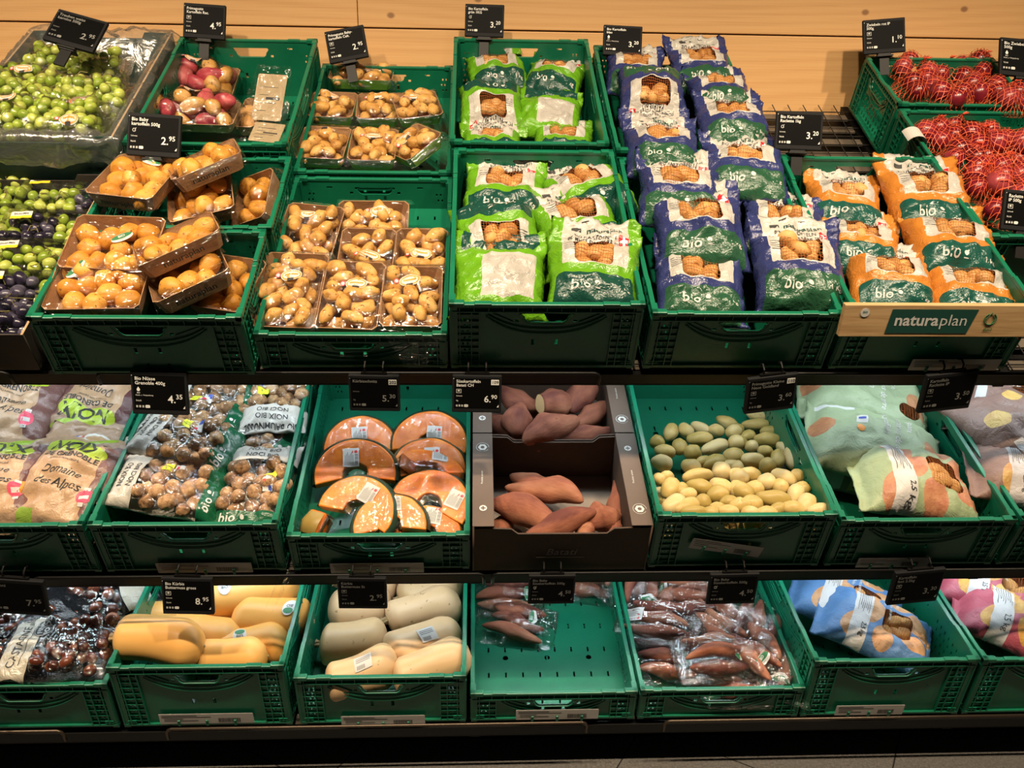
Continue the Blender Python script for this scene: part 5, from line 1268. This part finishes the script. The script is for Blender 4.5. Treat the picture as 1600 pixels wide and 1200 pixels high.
def plain_text(main, y0=.0):
    o = [(text_mesh(tx, .024, 'LEFT', .006), .085, y0-k*.030, 180, 'white_print', .001) for k, tx in enumerate(main)]
    return o + [(patch(rect(-.014,-.012,.014,.012)), .02, .055, 0, 'white_print', .0009), (patch(circ(0,0,.010,14)), -.012, .055, 0, 'orange_print', .0012), (patch(rect(-.003,-.008,.004,.008)), .022, .055, 0, 'blue_print', .0012)]
def bigbag(label, group, row, px, py, h, mat, rz, rx, seed, texts, w=.25, H=.35, Tk=.07, ry=0, sc=1.0, extra=((-.02, -.06, .026), (.025, -.045, .026), (.0, -.085, .026))):
    return print_bag(label, group, row, px, py, h, mat, texts, w, H, Tk, rz, rx, ry, seed, (.04, .93), None, 'brown', 'potato bag', 'potato_bag', .006, extra, (-.06, -.11, .06, 0, .052), 0, sc, 1.05)
K1 = ('Kartoffeln', 'Pommes de terre', 'Patate')
bigbag('sage green potato bag farthest back, plain side with white words', 'sage green potato bags', 'M', 1345, 632, .10, 'bag_sage_plain', 72, 4, 601, plain_text(K1), extra=())
bigbag('sage green potato bag in the middle, white strip along its upper left', 'sage green potato bags', 'M', 1362, 706, .115, 'bag_sage_plain', 70, 6, 602, plain_text(K1), extra=((-.060, -.105, .026),))
bigbag('sage green potato bag nearest the front, potatoes behind a brown net window', 'sage green potato bags', 'M', 1420, 762, .125, 'bag_sage', 84, 8, 603, big_text(()), w=.215, H=.30, extra=((-.02, -.06, .026), (.025, -.045, .026), (.0, -.085, .026), (.03,-.075,.026), (-.03,-.035,.026)))
bigbag('folded brown potato bag squeezed under the sage green bags, at the left', None, 'M', 1328, 745, .045, 'bag_mauve', 72, 0, 604, None, w=.12, H=.34, ry=-4, extra=())
bigbag('mauve brown potato bag at the back right corner of the frame, words slanting', 'mauve brown potato bags', 'M', 1560, 625, .13, 'bag_mauve_plain', -28, 6, 605, [(text_mesh(tx, .02, 'LEFT', .006), -.06, .09-k*.026, -8, 'white_print', .001) for k, tx in enumerate(('Kartoffeln', 'Pommes de terre', 'Patate', 'RACLETTE'))], extra=((.05, -.03, .026),))
bigbag('mauve brown potato bag in the middle at the right edge, net window at its left', 'mauve brown potato bags', 'M', 1585, 690, .135, 'bag_mauve_plain', 20, 8, 606, [(text_mesh('RACLETTE', .018, 'CENTER', .01), .06, .02, -80, 'white_print', .001)], extra=((.05, -.03, .026),))
bigbag('mauve brown potato bag nearest the front at the right edge of the frame', 'mauve brown potato bags', 'M', 1602, 752, .120, 'bag_mauve', 74, 4, 607, big_text(K1), sc=.84)
# ================================================================== BOTTOM SHELF
M['bag_chestnut'] = print_mat('black_chestnut_bag_print', (.010,.010,.011), [(('box', 0, .085, .2, .033, .001), (.46,.42,.34))], [('box', 0, -.040, .10, .088, .01)], film=dict(strength=1.0, base=.09, scale=30, streak=.7), crinkle=.5, rough=.22)
M['bag_chestnut_back'] = print_mat('black_chestnut_bag_back_print', (.010,.010,.011), [(('box', .045, -.095, .036, .032, .001), (.42,.38,.32))], crinkle=.6, rough=.18)
def chest_text():
    o = [(text_mesh('CASTAGNE', .0255, 'CENTER', .01), -.012, .078, 0, 'ink', .001), (text_mesh('BIO', .013, 'CENTER', .01), .070, .078, 0, 'ink', .001), (patch(rect(-.06,-.0006,.05,.0006)), -.01, .070, 0, 'ink', .001),
         (patch(circ(0,0,.026,24)), .045, .045, 0, 'ink', .0010), (patch(circ(0,0,.0245,24)), .045, .045, 0, 'white_print', .0013), (patch(circ(0,0,.0232,24)), .045, .045, 0, 'ink', .0016), (text_mesh('FINE', .016, 'CENTER', .02), .045, .048, 0, 'white_print', .0020), (text_mesh('FOOD', .016, 'CENTER', .02), .045, .032, 0, 'white_print', .0020)]
    return o
G4 = 'black bags of chestnuts'
C_ = dict(cat='chestnut bag', name='chestnut_bag', kids='chestnut', crumple=.008)
print_bag('chestnut bag at the front right, cream panel and round black seal', G4, 'B', 96, 1020, .150, 'bag_chestnut', chest_text(), .20, .30, .04, 93, 4, 0, 701, (.03, .95), (-.075, .075, -.115, .035, 34, .0155, .06), 'chestnut', **C_)
print_bag('black back of a chestnut bag with small white print and a pale label', G4, 'B', 118, 985, .115, 'bag_chestnut_back', [(text_mesh(tx, .006, 'LEFT', 0), -.08, .05-.008*k, 0, 'white_print', .001) for k, tx in enumerate(('Castagne bio, origine', 'Conservare al fresco', 'Kühl lagern', 'A conserver au frais', 'Ingredienti: castagne', 'Zutaten: Marroni', 'Ingrédients: marrons'))] + [(patch(rect(-.02,-.0005,.02,.0005)), .045, -.075-.006*k, 0, 'ink', .001) for k in range(7)], .20, .28, .045, 78, 22, 0, 702, (.03, .95), **{**C_, 'kd': 'chestnut'})
print_bag('chestnut bag at the left frame edge in front, full of brown chestnuts', G4, 'B', 4, 1012, .12, 'bag_chestnut', None, .20, .30, .04, 160, -8, 0, 703, (.03, .95), (-.08, .08, -.12, .04, 42, .0155, .065), 'chestnut', **C_)
print_bag('glossy chestnut bag at the back right of its crate, strongly reflecting', G4, 'B', 158, 935, .12, 'bag_chestnut', None, .20, .28, .04, -60, 4, 0, 704, (.03, .95), (-.08, .08, -.115, .035, 36, .0155, .06), 'chestnut', **C_)
print_bag('chestnut bag at the left frame edge, just under the slanted display', G4, 'B', 22, 968, .12, 'bag_chestnut', None, .19, .26, .04, 30, 4, 0, 705, (.03, .95), (-.075, .075, -.10, .035, 30, .0155, .06), 'chestnut', **C_)
print_bag('folded silver and black chestnut bag at the back beside the slanted display', G4, 'B', 86, 922, .125, 'bag_chestnut_back', None, .19, .22, .04, 105, 6, 0, 706, (.03, .95), **{**C_, 'kd': 'chestnut'})
# ---- butternut squash
def squash(label, px, py, h, L, R1, R2, rz, rx=0, ry=0, seed=1, pale=False, flip=False, stk=None, group='orange butternut squash'):
    t = thing('butternut_squash', label, 'squash', place('B', px, py, h, rz+(180 if flip else 0), rx, ry) @ S(1.0, 1.16, 1.16), group)
    part('body', squash_mesh(seed, L, R1, R2, M['squash_pale' if pale else 'squash']), t)
    b = MB(); y0 = .012*math.sin(seed)
    for i in range(5):
        a = i*1.2566; b.tube([(-L/2+.006, y0+.006*math.cos(a), .006*math.sin(a)), (-L/2-.008, y0+.0045*math.cos(a+.3), .0045*math.sin(a+.3)), (-L/2-.014, y0+.006*math.cos(a+.5), .006*math.sin(a+.5))], [.0050, .0036, .0042], 6)
    part('stem', b.build('stem', M['stem'], True), t)
    b = MB(); b.tube([(L/2-.004, .012*math.sin(3+seed), 0), (L/2+.0015, .012*math.sin(3+seed), 0)], [.005, .002], 8); part('blossom_scar', b.build('blossom_scar', M['stem'], True), t)
    if stk:
        u, an, kk = stk; s_ = Surf(.06, .06, 10, 10); 
        def f(a, b_):
            X = u*L+(a-.5)*.06; uu = X/L+.5; s0 = min(1, max(0, (uu-.375)/.42)); s0 = s0*s0*(3-2*s0); r = R1+(R2-R1)*s0; e2 = min((1-uu)/.26, 1); r *= math.sqrt(max(0, 1-(1-e2)**2))*.97+.03; r *= 1.035
            th = R(an)+(b_-.5)*.06/r; return (X, .012*math.sin(uu*3+seed)+math.cos(th)*r*-1, math.sin(th)*r)
        s_.fill(f)
        if kk == 'paper': its = [(patch(rect(-.021,-.016,.021,.016), .004), 0,0,0,'paper',.0005)] + [(patch(rect(-.017,-.0005,.017,.0005), .004), 0,.010-.004*i,0,'ink',.0009) for i in range(3)] + [(patch(rect(-.0005,-.004,.0005,.004)), -.015+.0025*i,-.009,0,'ink',.0009) for i in range(8)]
        else: its = [(patch(circ(0,0,.016,18,.020), .004), 0,0,0,'white_print',.0005), (patch(circ(0,0,.012,16,.007), .004), 0,.009,0,'green_print',.0009), (text_mesh('BIO', .010, 'CENTER', .02), 0,-.006,0,'ink',.0009)]
        decals(s_, its, t, 'sticker')
    return t
O_ = 'orange butternut squash'
squash('big orange butternut squash in front, brightly lit, its scar end to the right', 250, 1003, .195, .215, .046, .050, -2, seed=1)
squash('orange butternut squash just behind the big front one', 325, 992, .115, .20, .042, .050, -12, seed=2)
squash('butternut squash at the left behind the big one, mostly in shade', 262, 972, .085, .18, .040, .047, 8, seed=3, flip=True)
squash('orange butternut squash at the back right of the display, white oval sticker', 392, 925, .150, .26, .045, .052, 12, seed=4, stk=(-.22, 80, 'leaf'))
squash('thick orange butternut squash at the right rim of its crate', 424, 968, .120, .19, .050, .055, -14, seed=5, flip=True, stk=(-.3, 100, 'leaf'))
squash('butternut squash standing in the back right corner of the orange squash crate', 453, 925, .110, .17, .040, .045, 80, seed=6)
squash('orange butternut squash low at the right front, its sticker half hidden', 396, 1012, .120, .18, .036, .046, 12, seed=7, stk=(-.15, 80, 'leaf'))
squash('orange butternut squash at the front rim, lit from the front', 362, 1026, .150, .17, .036, .042, 10, seed=8)
Pg = 'pale beige butternut squash'
def sqp(label, *a, **k): return squash(label, *a, pale=True, group=Pg, **k)
sqp('greenish pale butternut squash at the left, light flecks across its side', 553, 1003, .070, .165, .046, .050, -6, seed=11)
sqp('pale butternut squash directly behind and under the hanging display', 562, 948, .070, .165, .046, .052, -4, seed=12, flip=True)
sqp('pale butternut squash at the back left under the shelf edge', 574, 914, .075, .165, .045, .050, 0, seed=13)
sqp('long pale butternut squash in the middle of the right column, stem lower left', 662, 954, .080, .20, .038, .050, 27, seed=14)
sqp('pale butternut squash with a square barcode label in the right column', 662, 1002, .100, .195, .048, .044, 34, seed=15, stk=(-.02, 70, 'paper'))
sqp('pale butternut squash at the back right under the shelf edge', 672, 918, .075, .19, .042, .048, 26, seed=16)
sqp('butternut squash at the front left rim, orange in the light, tilted label', 566, 1050, .105, .18, .040, .048, 12, seed=17, stk=(.02, 78, 'paper'))
sqp('butternut squash at the front right rim, half lit, no label', 676, 1044, .105, .20, .040, .048, 14, seed=18)
sqp('butternut squash tip at the very back of the pale squash crate', 640, 902, .070, .15, .04, .045, 5, seed=19)
# ---- small sweet potatoes in clear bags
SW = [sweet_mesh(40+i, .13+.02*(i % 3), .0205+.002*(i % 2)) for i in range(6)]
def sweet_bag(label, px, py, h, rz, seed, n=3, w=.13, l=.19, rx=4, st='leaf', ry=0, stp=None):
    rn = random.Random(seed); t = thing('sweet_potato_bag', label, 'sweet potato bag', place('B', px, py, h, rz, rx, ry), 'clear bags of small sweet potatoes')
    its = []
    for k in range(n):
        y = (k-(n-1)/2)*w/n*.95 if k < 3 else rn.uniform(-.02, .02); z = .021 if k < 3 else .055; a = rn.uniform(-14, 14); me = rn.choice(SW)
        part('sweet_potato', me, t, T(0+rn.uniform(-.008, .008), y, z) @ RZ(a) @ RX(rn.uniform(0, 360)))
        for q in range(-4, 5): its.append((q*.0145*math.cos(R(a)), y+q*.0145*math.sin(R(a)), z, .0245*(1-abs(q)/6.5)))
    W, H = l+.03, w+.03; s = Surf(W, H, 34, 26)
    s.fill(lambda u, v: ((u-.5)*W+.003*noise.noise(Vector((v*20, seed, 1))), (v-.5)*H*(1-.15*(abs(2*u-1)**4))+.003*noise.noise(Vector((u*20, seed, 2))), min(over(its, (u-.5)*W, (v-.5)*H, 1.2, .004)+.002, .003+1.5*min(u, 1-u, v, 1-v)*H)+.007*max(0, noise.noise(Vector((u*11, v*11, seed))))+.003*noise.noise(Vector((u*30, v*22, seed)))))
    relax(s.P, 3, 34, 26, True); part('clear_bag', s.mesh('clear_bag', M['film_bag'], lambda u, v, p: (p.x, p.y, .001)), t); fw = bpy.data.objects[-1] if False else t
    cx, cy = stp or (rn.uniform(.04, .07)*rn.choice((-1, 1)), rn.uniform(-.03, .03)); decals(s, place_sticker(st, cx, cy, 90 if st == 'leaf' else 0), t, 'sticker')
    return t
for a in (('lone clear sweet potato bag nearest in the almost empty crate', 806, 980, .012, -10, 801), ('clear sweet potato bag behind the lone one, at the left wall', 790, 935, .015, -4, 802), ('clear sweet potato bag at the back right of the almost empty crate', 918, 915, .012, -12, 803), ('clear sweet potato bag at the back, behind the hanging display', 862, 912, .015, 10, 804)):
    sweet_bag(*a)
for a in (('sweet potato bag standing obliquely at the back left of the full crate', 1018, 930, .065, 56, 811), ('sweet potato bag at the back left corner, partly in shade', 985, 915, .045, 40, 812), ('sweet potato bag across the back with one pale knobbly root', 1085, 908, .075, -4, 813),
          ('sweet potato bag in the middle back, its green oval near the display', 1076, 938, .070, -8, 814), ('sweet potato bag with a white paper label, left of the centre', 1030, 974, .075, -22, 815, 'price'), ('sweet potato bag right of the centre, roots steeply slanting', 1126, 972, .075, -42, 816),
          ('sweet potato bag at the right wall under the hanging display', 1182, 975, .075, 62, 817), ('sweet potato bag with a long slanting root at the right front', 1176, 1022, .080, -56, 818), ('sweet potato bag with two green oval labels in the front centre', 1118, 1030, .075, 4, 819),
          ('dark sweet potato bag lying low at the left front of the full crate', 1036, 1036, .030, 0, 820), ('sweet potato bag lowest at the front rim of the full crate', 1150, 1066, .040, 0, 821), ('sweet potato bag in the front right corner of the full crate', 1222, 1045, .050, 70, 822), ('sweet potato bag under the others in the middle of the full crate', 1090, 990, .030, 20, 823)):
    sweet_bag(a[0], a[1], a[2], a[3], a[4], a[5], st=a[6] if len(a) > 6 else 'leaf')
# ---- blue and rose potato bags
bigbag('sky blue potato bag at the back left, its white strip running down the left side', 'sky blue potato bags', 'B', 1318, 945, .105, 'bag_sky', 62, 4, 901, big_text(K1), sc=.84, extra=((-.02, -.06, .026), (.025, -.045, .026), (.0, -.085, .026), (.03,-.075,.026)))
bigbag('sky blue potato bag in front, crumpled foot at the right of its crate', 'sky blue potato bags', 'B', 1362, 985, .125, 'bag_sky', 62, 8, 902, big_text(K1), sc=.84, extra=((-.02, -.06, .026), (.025, -.045, .026), (.0, -.085, .026), (.03,-.075,.026), (-.03,-.035,.026)))
bigbag('rose potato bag at the back right corner of the frame, broad white strip', 'rose potato bags', 'B', 1545, 925, .125, 'bag_rose', 62, 6, 903, big_text(K1), sc=.9)
bigbag('rose potato bag in front at the right edge of the frame, yellow potatoes printed', 'rose potato bags', 'B', 1580, 978, .125, 'bag_rose', 60, 8, 904, big_text(K1), sc=.88)
# ================================================================== ELECTRONIC PRICE DISPLAYS
def display(label, loc, w, lines, price, rz=0, rx=0, ry=0, icon='cross', small='Stück', badge=None, stand='clip', dim=.5, drop=.05, w2=.8):
    """front faces -y; w = width in metres"""
    h = w*.80; t = thing('price_display', label, 'price display', T(*loc) @ RZ(rz) @ RY(ry) @ RX(rx), 'electronic price displays')
    b = MB(); b.rbox(-w/2, 0, -h/2, w/2, .011, h/2, .0022); part('housing', b.build('housing', M['bezel']), t)
    sw, sh = w*.455, h*.42; scr = part('screen', MB().box(-sw, -.0006, -sh+.004, sw, .0004, sh).build('screen', M['screen']), t)
    b = MB(); Z = T(0, -.0009, 0) @ RX(90); fs = w*.088
    for k, ln in enumerate(lines): b.me(text_mesh(ln, fs, 'LEFT', .012), Z @ T(-sw+.004, sh-fs*(1.0+k*.95), 0))
    a, c = price.split('.'); b.me(text_mesh(a+'.', w*.20, 'RIGHT', .012), Z @ T(sw-w*.165, -sh*.50, 0)); b.me(text_mesh(c, w*.125, 'LEFT', .010), Z @ T(sw-w*.165, -sh*.28, 0))
    y = sh-fs*(len(lines)*.95+1.1)
    cx = -sw+w*.09
    if icon == 'cross':
        b.me(sheet(rect(cx-w*.05, y-w*.045, cx+w*.05, y+w*.035), [rect(cx-w*.044, y-w*.039, cx+w*.044, y+w*.029)], .0002), Z)
        b.me(sheet([(cx-.008*w*10/10, y-.016*w/1-.0), (cx+.008*w, y-.016*w), (cx+.008*w, y-.004*w-.004*w), (cx+.026*w, y-.008*w), (cx+.026*w, y+.006*w), (cx+.008*w, y+.006*w), (cx+.008*w, y+.020*w), (cx-.008*w, y+.020*w), (cx-.008*w, y+.006*w), (cx-.026*w, y+.006*w), (cx-.026*w, y-.008*w), (cx-.008*w, y-.008*w)], [], .0002), Z)
    elif icon == 'drop':
        b.me(sheet([(cx, y+w*.05)]+[(cx+w*.030*math.cos(R(q)), y-w*.005+w*.030*math.sin(R(q))) for q in range(30, -211, -24)], [], .0002), Z)
        b.me(text_mesh('BIO', w*.035, 'CENTER', .01), Z @ T(cx, y-w*.075, 0))
    elif icon == 'bud':
        b.tube([(cx+w*.028*math.cos(R(q)), -.0009, y+w*.03*math.sin(R(q))) for q in range(60, 361, 25)], w*.005, 4); b.tube([(cx+w*.01, -.0009, y-w*.01), (cx+w*.035, -.0009, y+w*.045)], w*.005, 4)
    b.me(text_mesh(small, w*.045, 'LEFT', 0), Z @ T(-sw+.004, -sh*.45, 0))
    b.me(text_mesh('Schweiz' if icon != 'drop' else 'Herk. s. Verpackung', w*.038, 'LEFT', 0), Z @ T(-sw+.004, y-w*.12, 0))
    for q in range(14):
        if q % 3 != 2: b.me(sheet(rect(-sw+.004+q*w*.018, -sh*.80, -sw+.004+q*w*.018+w*.010, -sh*.68), [], .0002), Z)
    b.me(sheet(rect(-sw+.004+w*.17, -sh*.82, -sw+.004+w*.235, -sh*.66), [], .0002), Z)
    b.me(sheet([(sw-w*.045, -sh*.82), (sw-w*.008, -sh*.82), (sw-w*.008, -sh*.66)], [], .0002), Z)
    b.me(sheet(circ(-w/2+w*.030, h/2-w*.07, w*.008, 8), [], .0002), T(0, -.0004, 0) @ RX(90))
    part('lettering', b.build('lettering', M['ink_white' if dim > .4 else 'ink_dim']), scr)
    if badge:
        bd = part('badge', MB().box(sw-w*.17, -.0011, sh-w*.13, sw-w*.012, -.0005, sh-.002).build('badge', M['ink_white']), t)
        part('badge_number', MB().me(text_mesh(badge, w*.095, 'CENTER', .02), T(sw-w*.09, -.0014, sh-w*.105) @ RX(90)).build('badge_number', M['ink']), bd)
    b = MB()
    if stand == 'clip':
        b.rbox(-.020, .002, -h/2-.012, .020, .016, -h/2+.004, .002); b.box(-.014, .006, -h/2-.012-drop, .014, .012, -h/2-.006); b.rbox(-.024, -.004, -h/2-.010, .024, .024, -h/2-.005, .001)
        part('clip', b.build('clip', M['black']), t)
    else:
        b.box(-w*.25, .003, h/2-.002, w*.25, .010, h/2+.005)
        for s_ in (-1, 1): b.tube([(s_*w*.18, .006, h/2+.002), (s_*w*.18, .006, h/2+.016), (s_*w*.18, .016, h/2+.024), (s_*w*.18, .026, h/2+.018)], .0022, 6)
        part('hanger', b.build('hanger', M['black_metal']), t)
    return t
M['ink_dim'] = simple('dim_display_ink', (.22,.22,.21), .6)
def dtop(label, px, py, h, wpx, *a, **k):
    p = RM['T'] @ pt('T', px, py, h); dd = (p-CP).length; w = wpx/FPX*dd*1.0
    k.setdefault('rx', -16); k.setdefault('rz', -2.6); return display(label, p, w, *a, **k)
dtop('black price display leaning left and back above the bagged green grapes', 118, 47, .30, 66, ('Trauben weiss', 'kernlos 500g'), '2.95', rz=-4, ry=14, rx=-42, icon=None, dim=.3)
dtop('black price display reading 4.95 at the back rim of the red potato crate', 319, 33, .235, 57, ('Primagusto', 'Kartoffeln Rac.'), '4.95', ry=3, rx=-14)
dtop('black price display reading 2.95 in front of the red and yellow potatoes', 240, 211, .245, 74, ('Bio Baby', 'kartoffeln 500g'), '2.95', ry=3, rx=-18, icon='bud', drop=.015)
dtop('black price display tilted to the left above the second column, reading 2.95', 541, 69, .185, 57, ('Primagusto Baby-', 'kartoffeln Celt.'), '2.95', ry=-11, rx=-16)
dtop('black price display reading 3.20 above the green potato bags', 757, 32, .245, 56, ('Bio Kartoffeln', 'grün 1KG'), '3.20', ry=1, rx=-12, icon='bud')
dtop('black price display reading 3.20 above the blue potato bags', 973, 63, .225, 56, ('Bio Kartoffeln', 'blau'), '3.20', ry=2, rx=-24, icon='drop')
dtop('black price display reading 3.20 before the empty wire shelf', 1249, 204, .235, 67, ('Bio Kartoffeln', 'Raclette 1kg'), '3.20', ry=1, rx=-14, icon='bud')
dtop('black price display reading 1.10 above the back onion crate', 1382, 56, .235, 56, ('Zwiebeln rot IP', '500g'), '1.10', ry=-5, rx=-14)
dtop('black price display cut by the right frame edge above the onions', 1600, 90, .215, 62, ('Bio Zwiebeln', '500g'), '2.30', ry=4, rx=-24, icon='drop')
dtop('black price display at the right frame edge below the onion nets', 1606, 330, .20, 66, ('Raclette', 'IP 500g'), '2.20', ry=4, rx=-16)
def dhang(row, label, px, py, wpx, *a, **k):
    y = ROWS['T' if row == 'M' else 'M'][0]-.035; p = pty(px, py, y); w = wpx/FPX*(p-CP).length
    k.setdefault('rx', 12); k.setdefault('stand', 'hang'); return display(label, p, w, *a, **k)
dhang('M', 'hanging price display reading 4.35 over the clear walnut bags', 249, 615, 80, ('Bio Nüsse', 'Grenoble 400g'), '4.35', ry=2, rx=-4, icon='drop')
dhang('M', 'dim hanging price display reading 5.30 over the pumpkin slices', 585, 615, 78, ('Kürbisschnitz',), '5.30', ry=1, rx=8, icon=None, small='kg', badge='202', dim=.3)
dhang('M', 'hanging price display reading 6.90 left of the sweet potatoes', 745, 616, 77, ('Süsskartoffeln', 'Batati CH'), '6.90', ry=1, rx=0, small='kg', badge='109')
dhang('M', 'dim hanging price display reading 3.60 over the loose potatoes', 1205, 616, 78, ('Primagusto Kleine', 'Neue Goldland'), '3.60', rz=6, ry=-5, rx=12, small='kg', badge='110', dim=.3)
dhang('M', 'dim hanging price display reading 3.50 over the sage green bags', 1482, 613, 78, ('Kartoffeln', 'Raclette IP'), '3.50', rz=6, ry=-4, rx=12, dim=.3)
dhang('B', 'dim hanging price display at the left edge over the chestnuts', 26, 934, 76, ('Marroni', '1kg'), '7.95', ry=5, rx=10, dim=.3, icon=None)
dhang('B', 'hanging price display reading 8.95 over the orange butternut squash', 293, 932, 72, ('Bio Kürbis', 'Butternuss gross'), '8.95', ry=2, rx=-4)
dhang('B', 'dim hanging price display over the pale butternut squash', 566, 928, 73, ('Kürbis', 'Butternuss St'), '2.95', ry=1, rx=8, dim=.3)
dhang('B', 'dim hanging price display over the almost empty crate', 862, 922, 71, ('Bio Baby', 'Süsskartoffeln 500g'), '4.50', ry=0, rx=10, icon='bud', dim=.3)
dhang('B', 'dim hanging price display over the bagged sweet potatoes', 1145, 921, 73, ('Bio Baby', 'Süsskartoffeln 500g'), '4.50', ry=-1, rx=10, icon='bud', dim=.3)
dhang('B', 'dim hanging price display over the sky blue potato bags', 1432, 918, 74, ('Kartoffeln', 'fest 2.5kg'), '3.30', ry=-2, rz=5, rx=10, dim=.3)
# ================================================================== THE WOODEN NAME BOARD
M['board'] = None
t_ = NT('oiled_pine_board'); f_ = t_.noise(1.0, 4, .6, t_.mapping(t_.obj(), (6, 60, 90)), dist=.6)
t_.set(t_.ramp(f_, [(.3, (.40,.23,.10)), (.55, (.56,.36,.17)), (.75, (.62,.42,.22))]), .5); M['board'] = t_.m
a = RM['T'] @ pt('T', 1316, 475, .175); p = pty(1455, 502, a.y-.030)
t = thing('name_board', 'light wooden board reading naturaplan, fixed before the orange bag crate', 'sign', T(p.x+.035, p.y, p.z) @ RX(10), None)
t['label'] = 'light wooden name board with green field, fixed before the orange bag crate'
part('board', MB().rbox(-.222, 0, -.036, .42, .014, .036, .0015).build('board', M['board']), t)
b = MB(); b.me(sheet([(-.127, -.027), (.046, -.027), (.058, .027), (-.122, .027)], [], .0006), T(0, -.0006, 0) @ RX(90)); part('green_field', b.build('green_field', M['green_ink']), t)
b = MB(); Z = T(0, -.0013, -.009) @ RX(90)
b.me(text_mesh('natura', .036, 'RIGHT', .022), Z @ T(-.020, 0, 0)); b.me(text_mesh('plan', .036, 'LEFT', 0), Z @ T(-.018, 0, 0)); part('lettering', b.build('lettering', M['white_print']), t)
b = MB(); b.tube([(.088+.0125*math.cos(R(q)), -.001, .006+.0125*math.sin(R(q))) for q in range(110, 431, 12)], .0008, 6); b.tube([(.082, -.001, -.004), (.079, -.001, .006), (.088, -.001, .020), (.097, -.001, .006), (.093, -.001, -.004)], .0007, 6)
b.me(text_mesh('BIO', .0115, 'CENTER', .01, shear=.2), T(.088, -.001, -.022) @ RX(90)); part('bio_mark', b.build('bio_mark', M['green_print']), t)
b = MB(); b.me(sheet(circ(-.178, .019, .0095, 18), [], .0006), T(0, -.0008, 0) @ RX(90)); part('round_sticker', b.build('round_sticker', M['white_print']), t)
part('sticker_print', MB().me(text_mesh('BIO', .006, 'CENTER', .02), T(-.178, -.0014, .0185) @ RX(90)).build('sticker_print', M['green_print']), t)
for x in (-.12, .16): part('bracket', MB().box(x-.008, .014, -.010, x+.008, .034, .004).build('bracket', M['black_metal']), t)
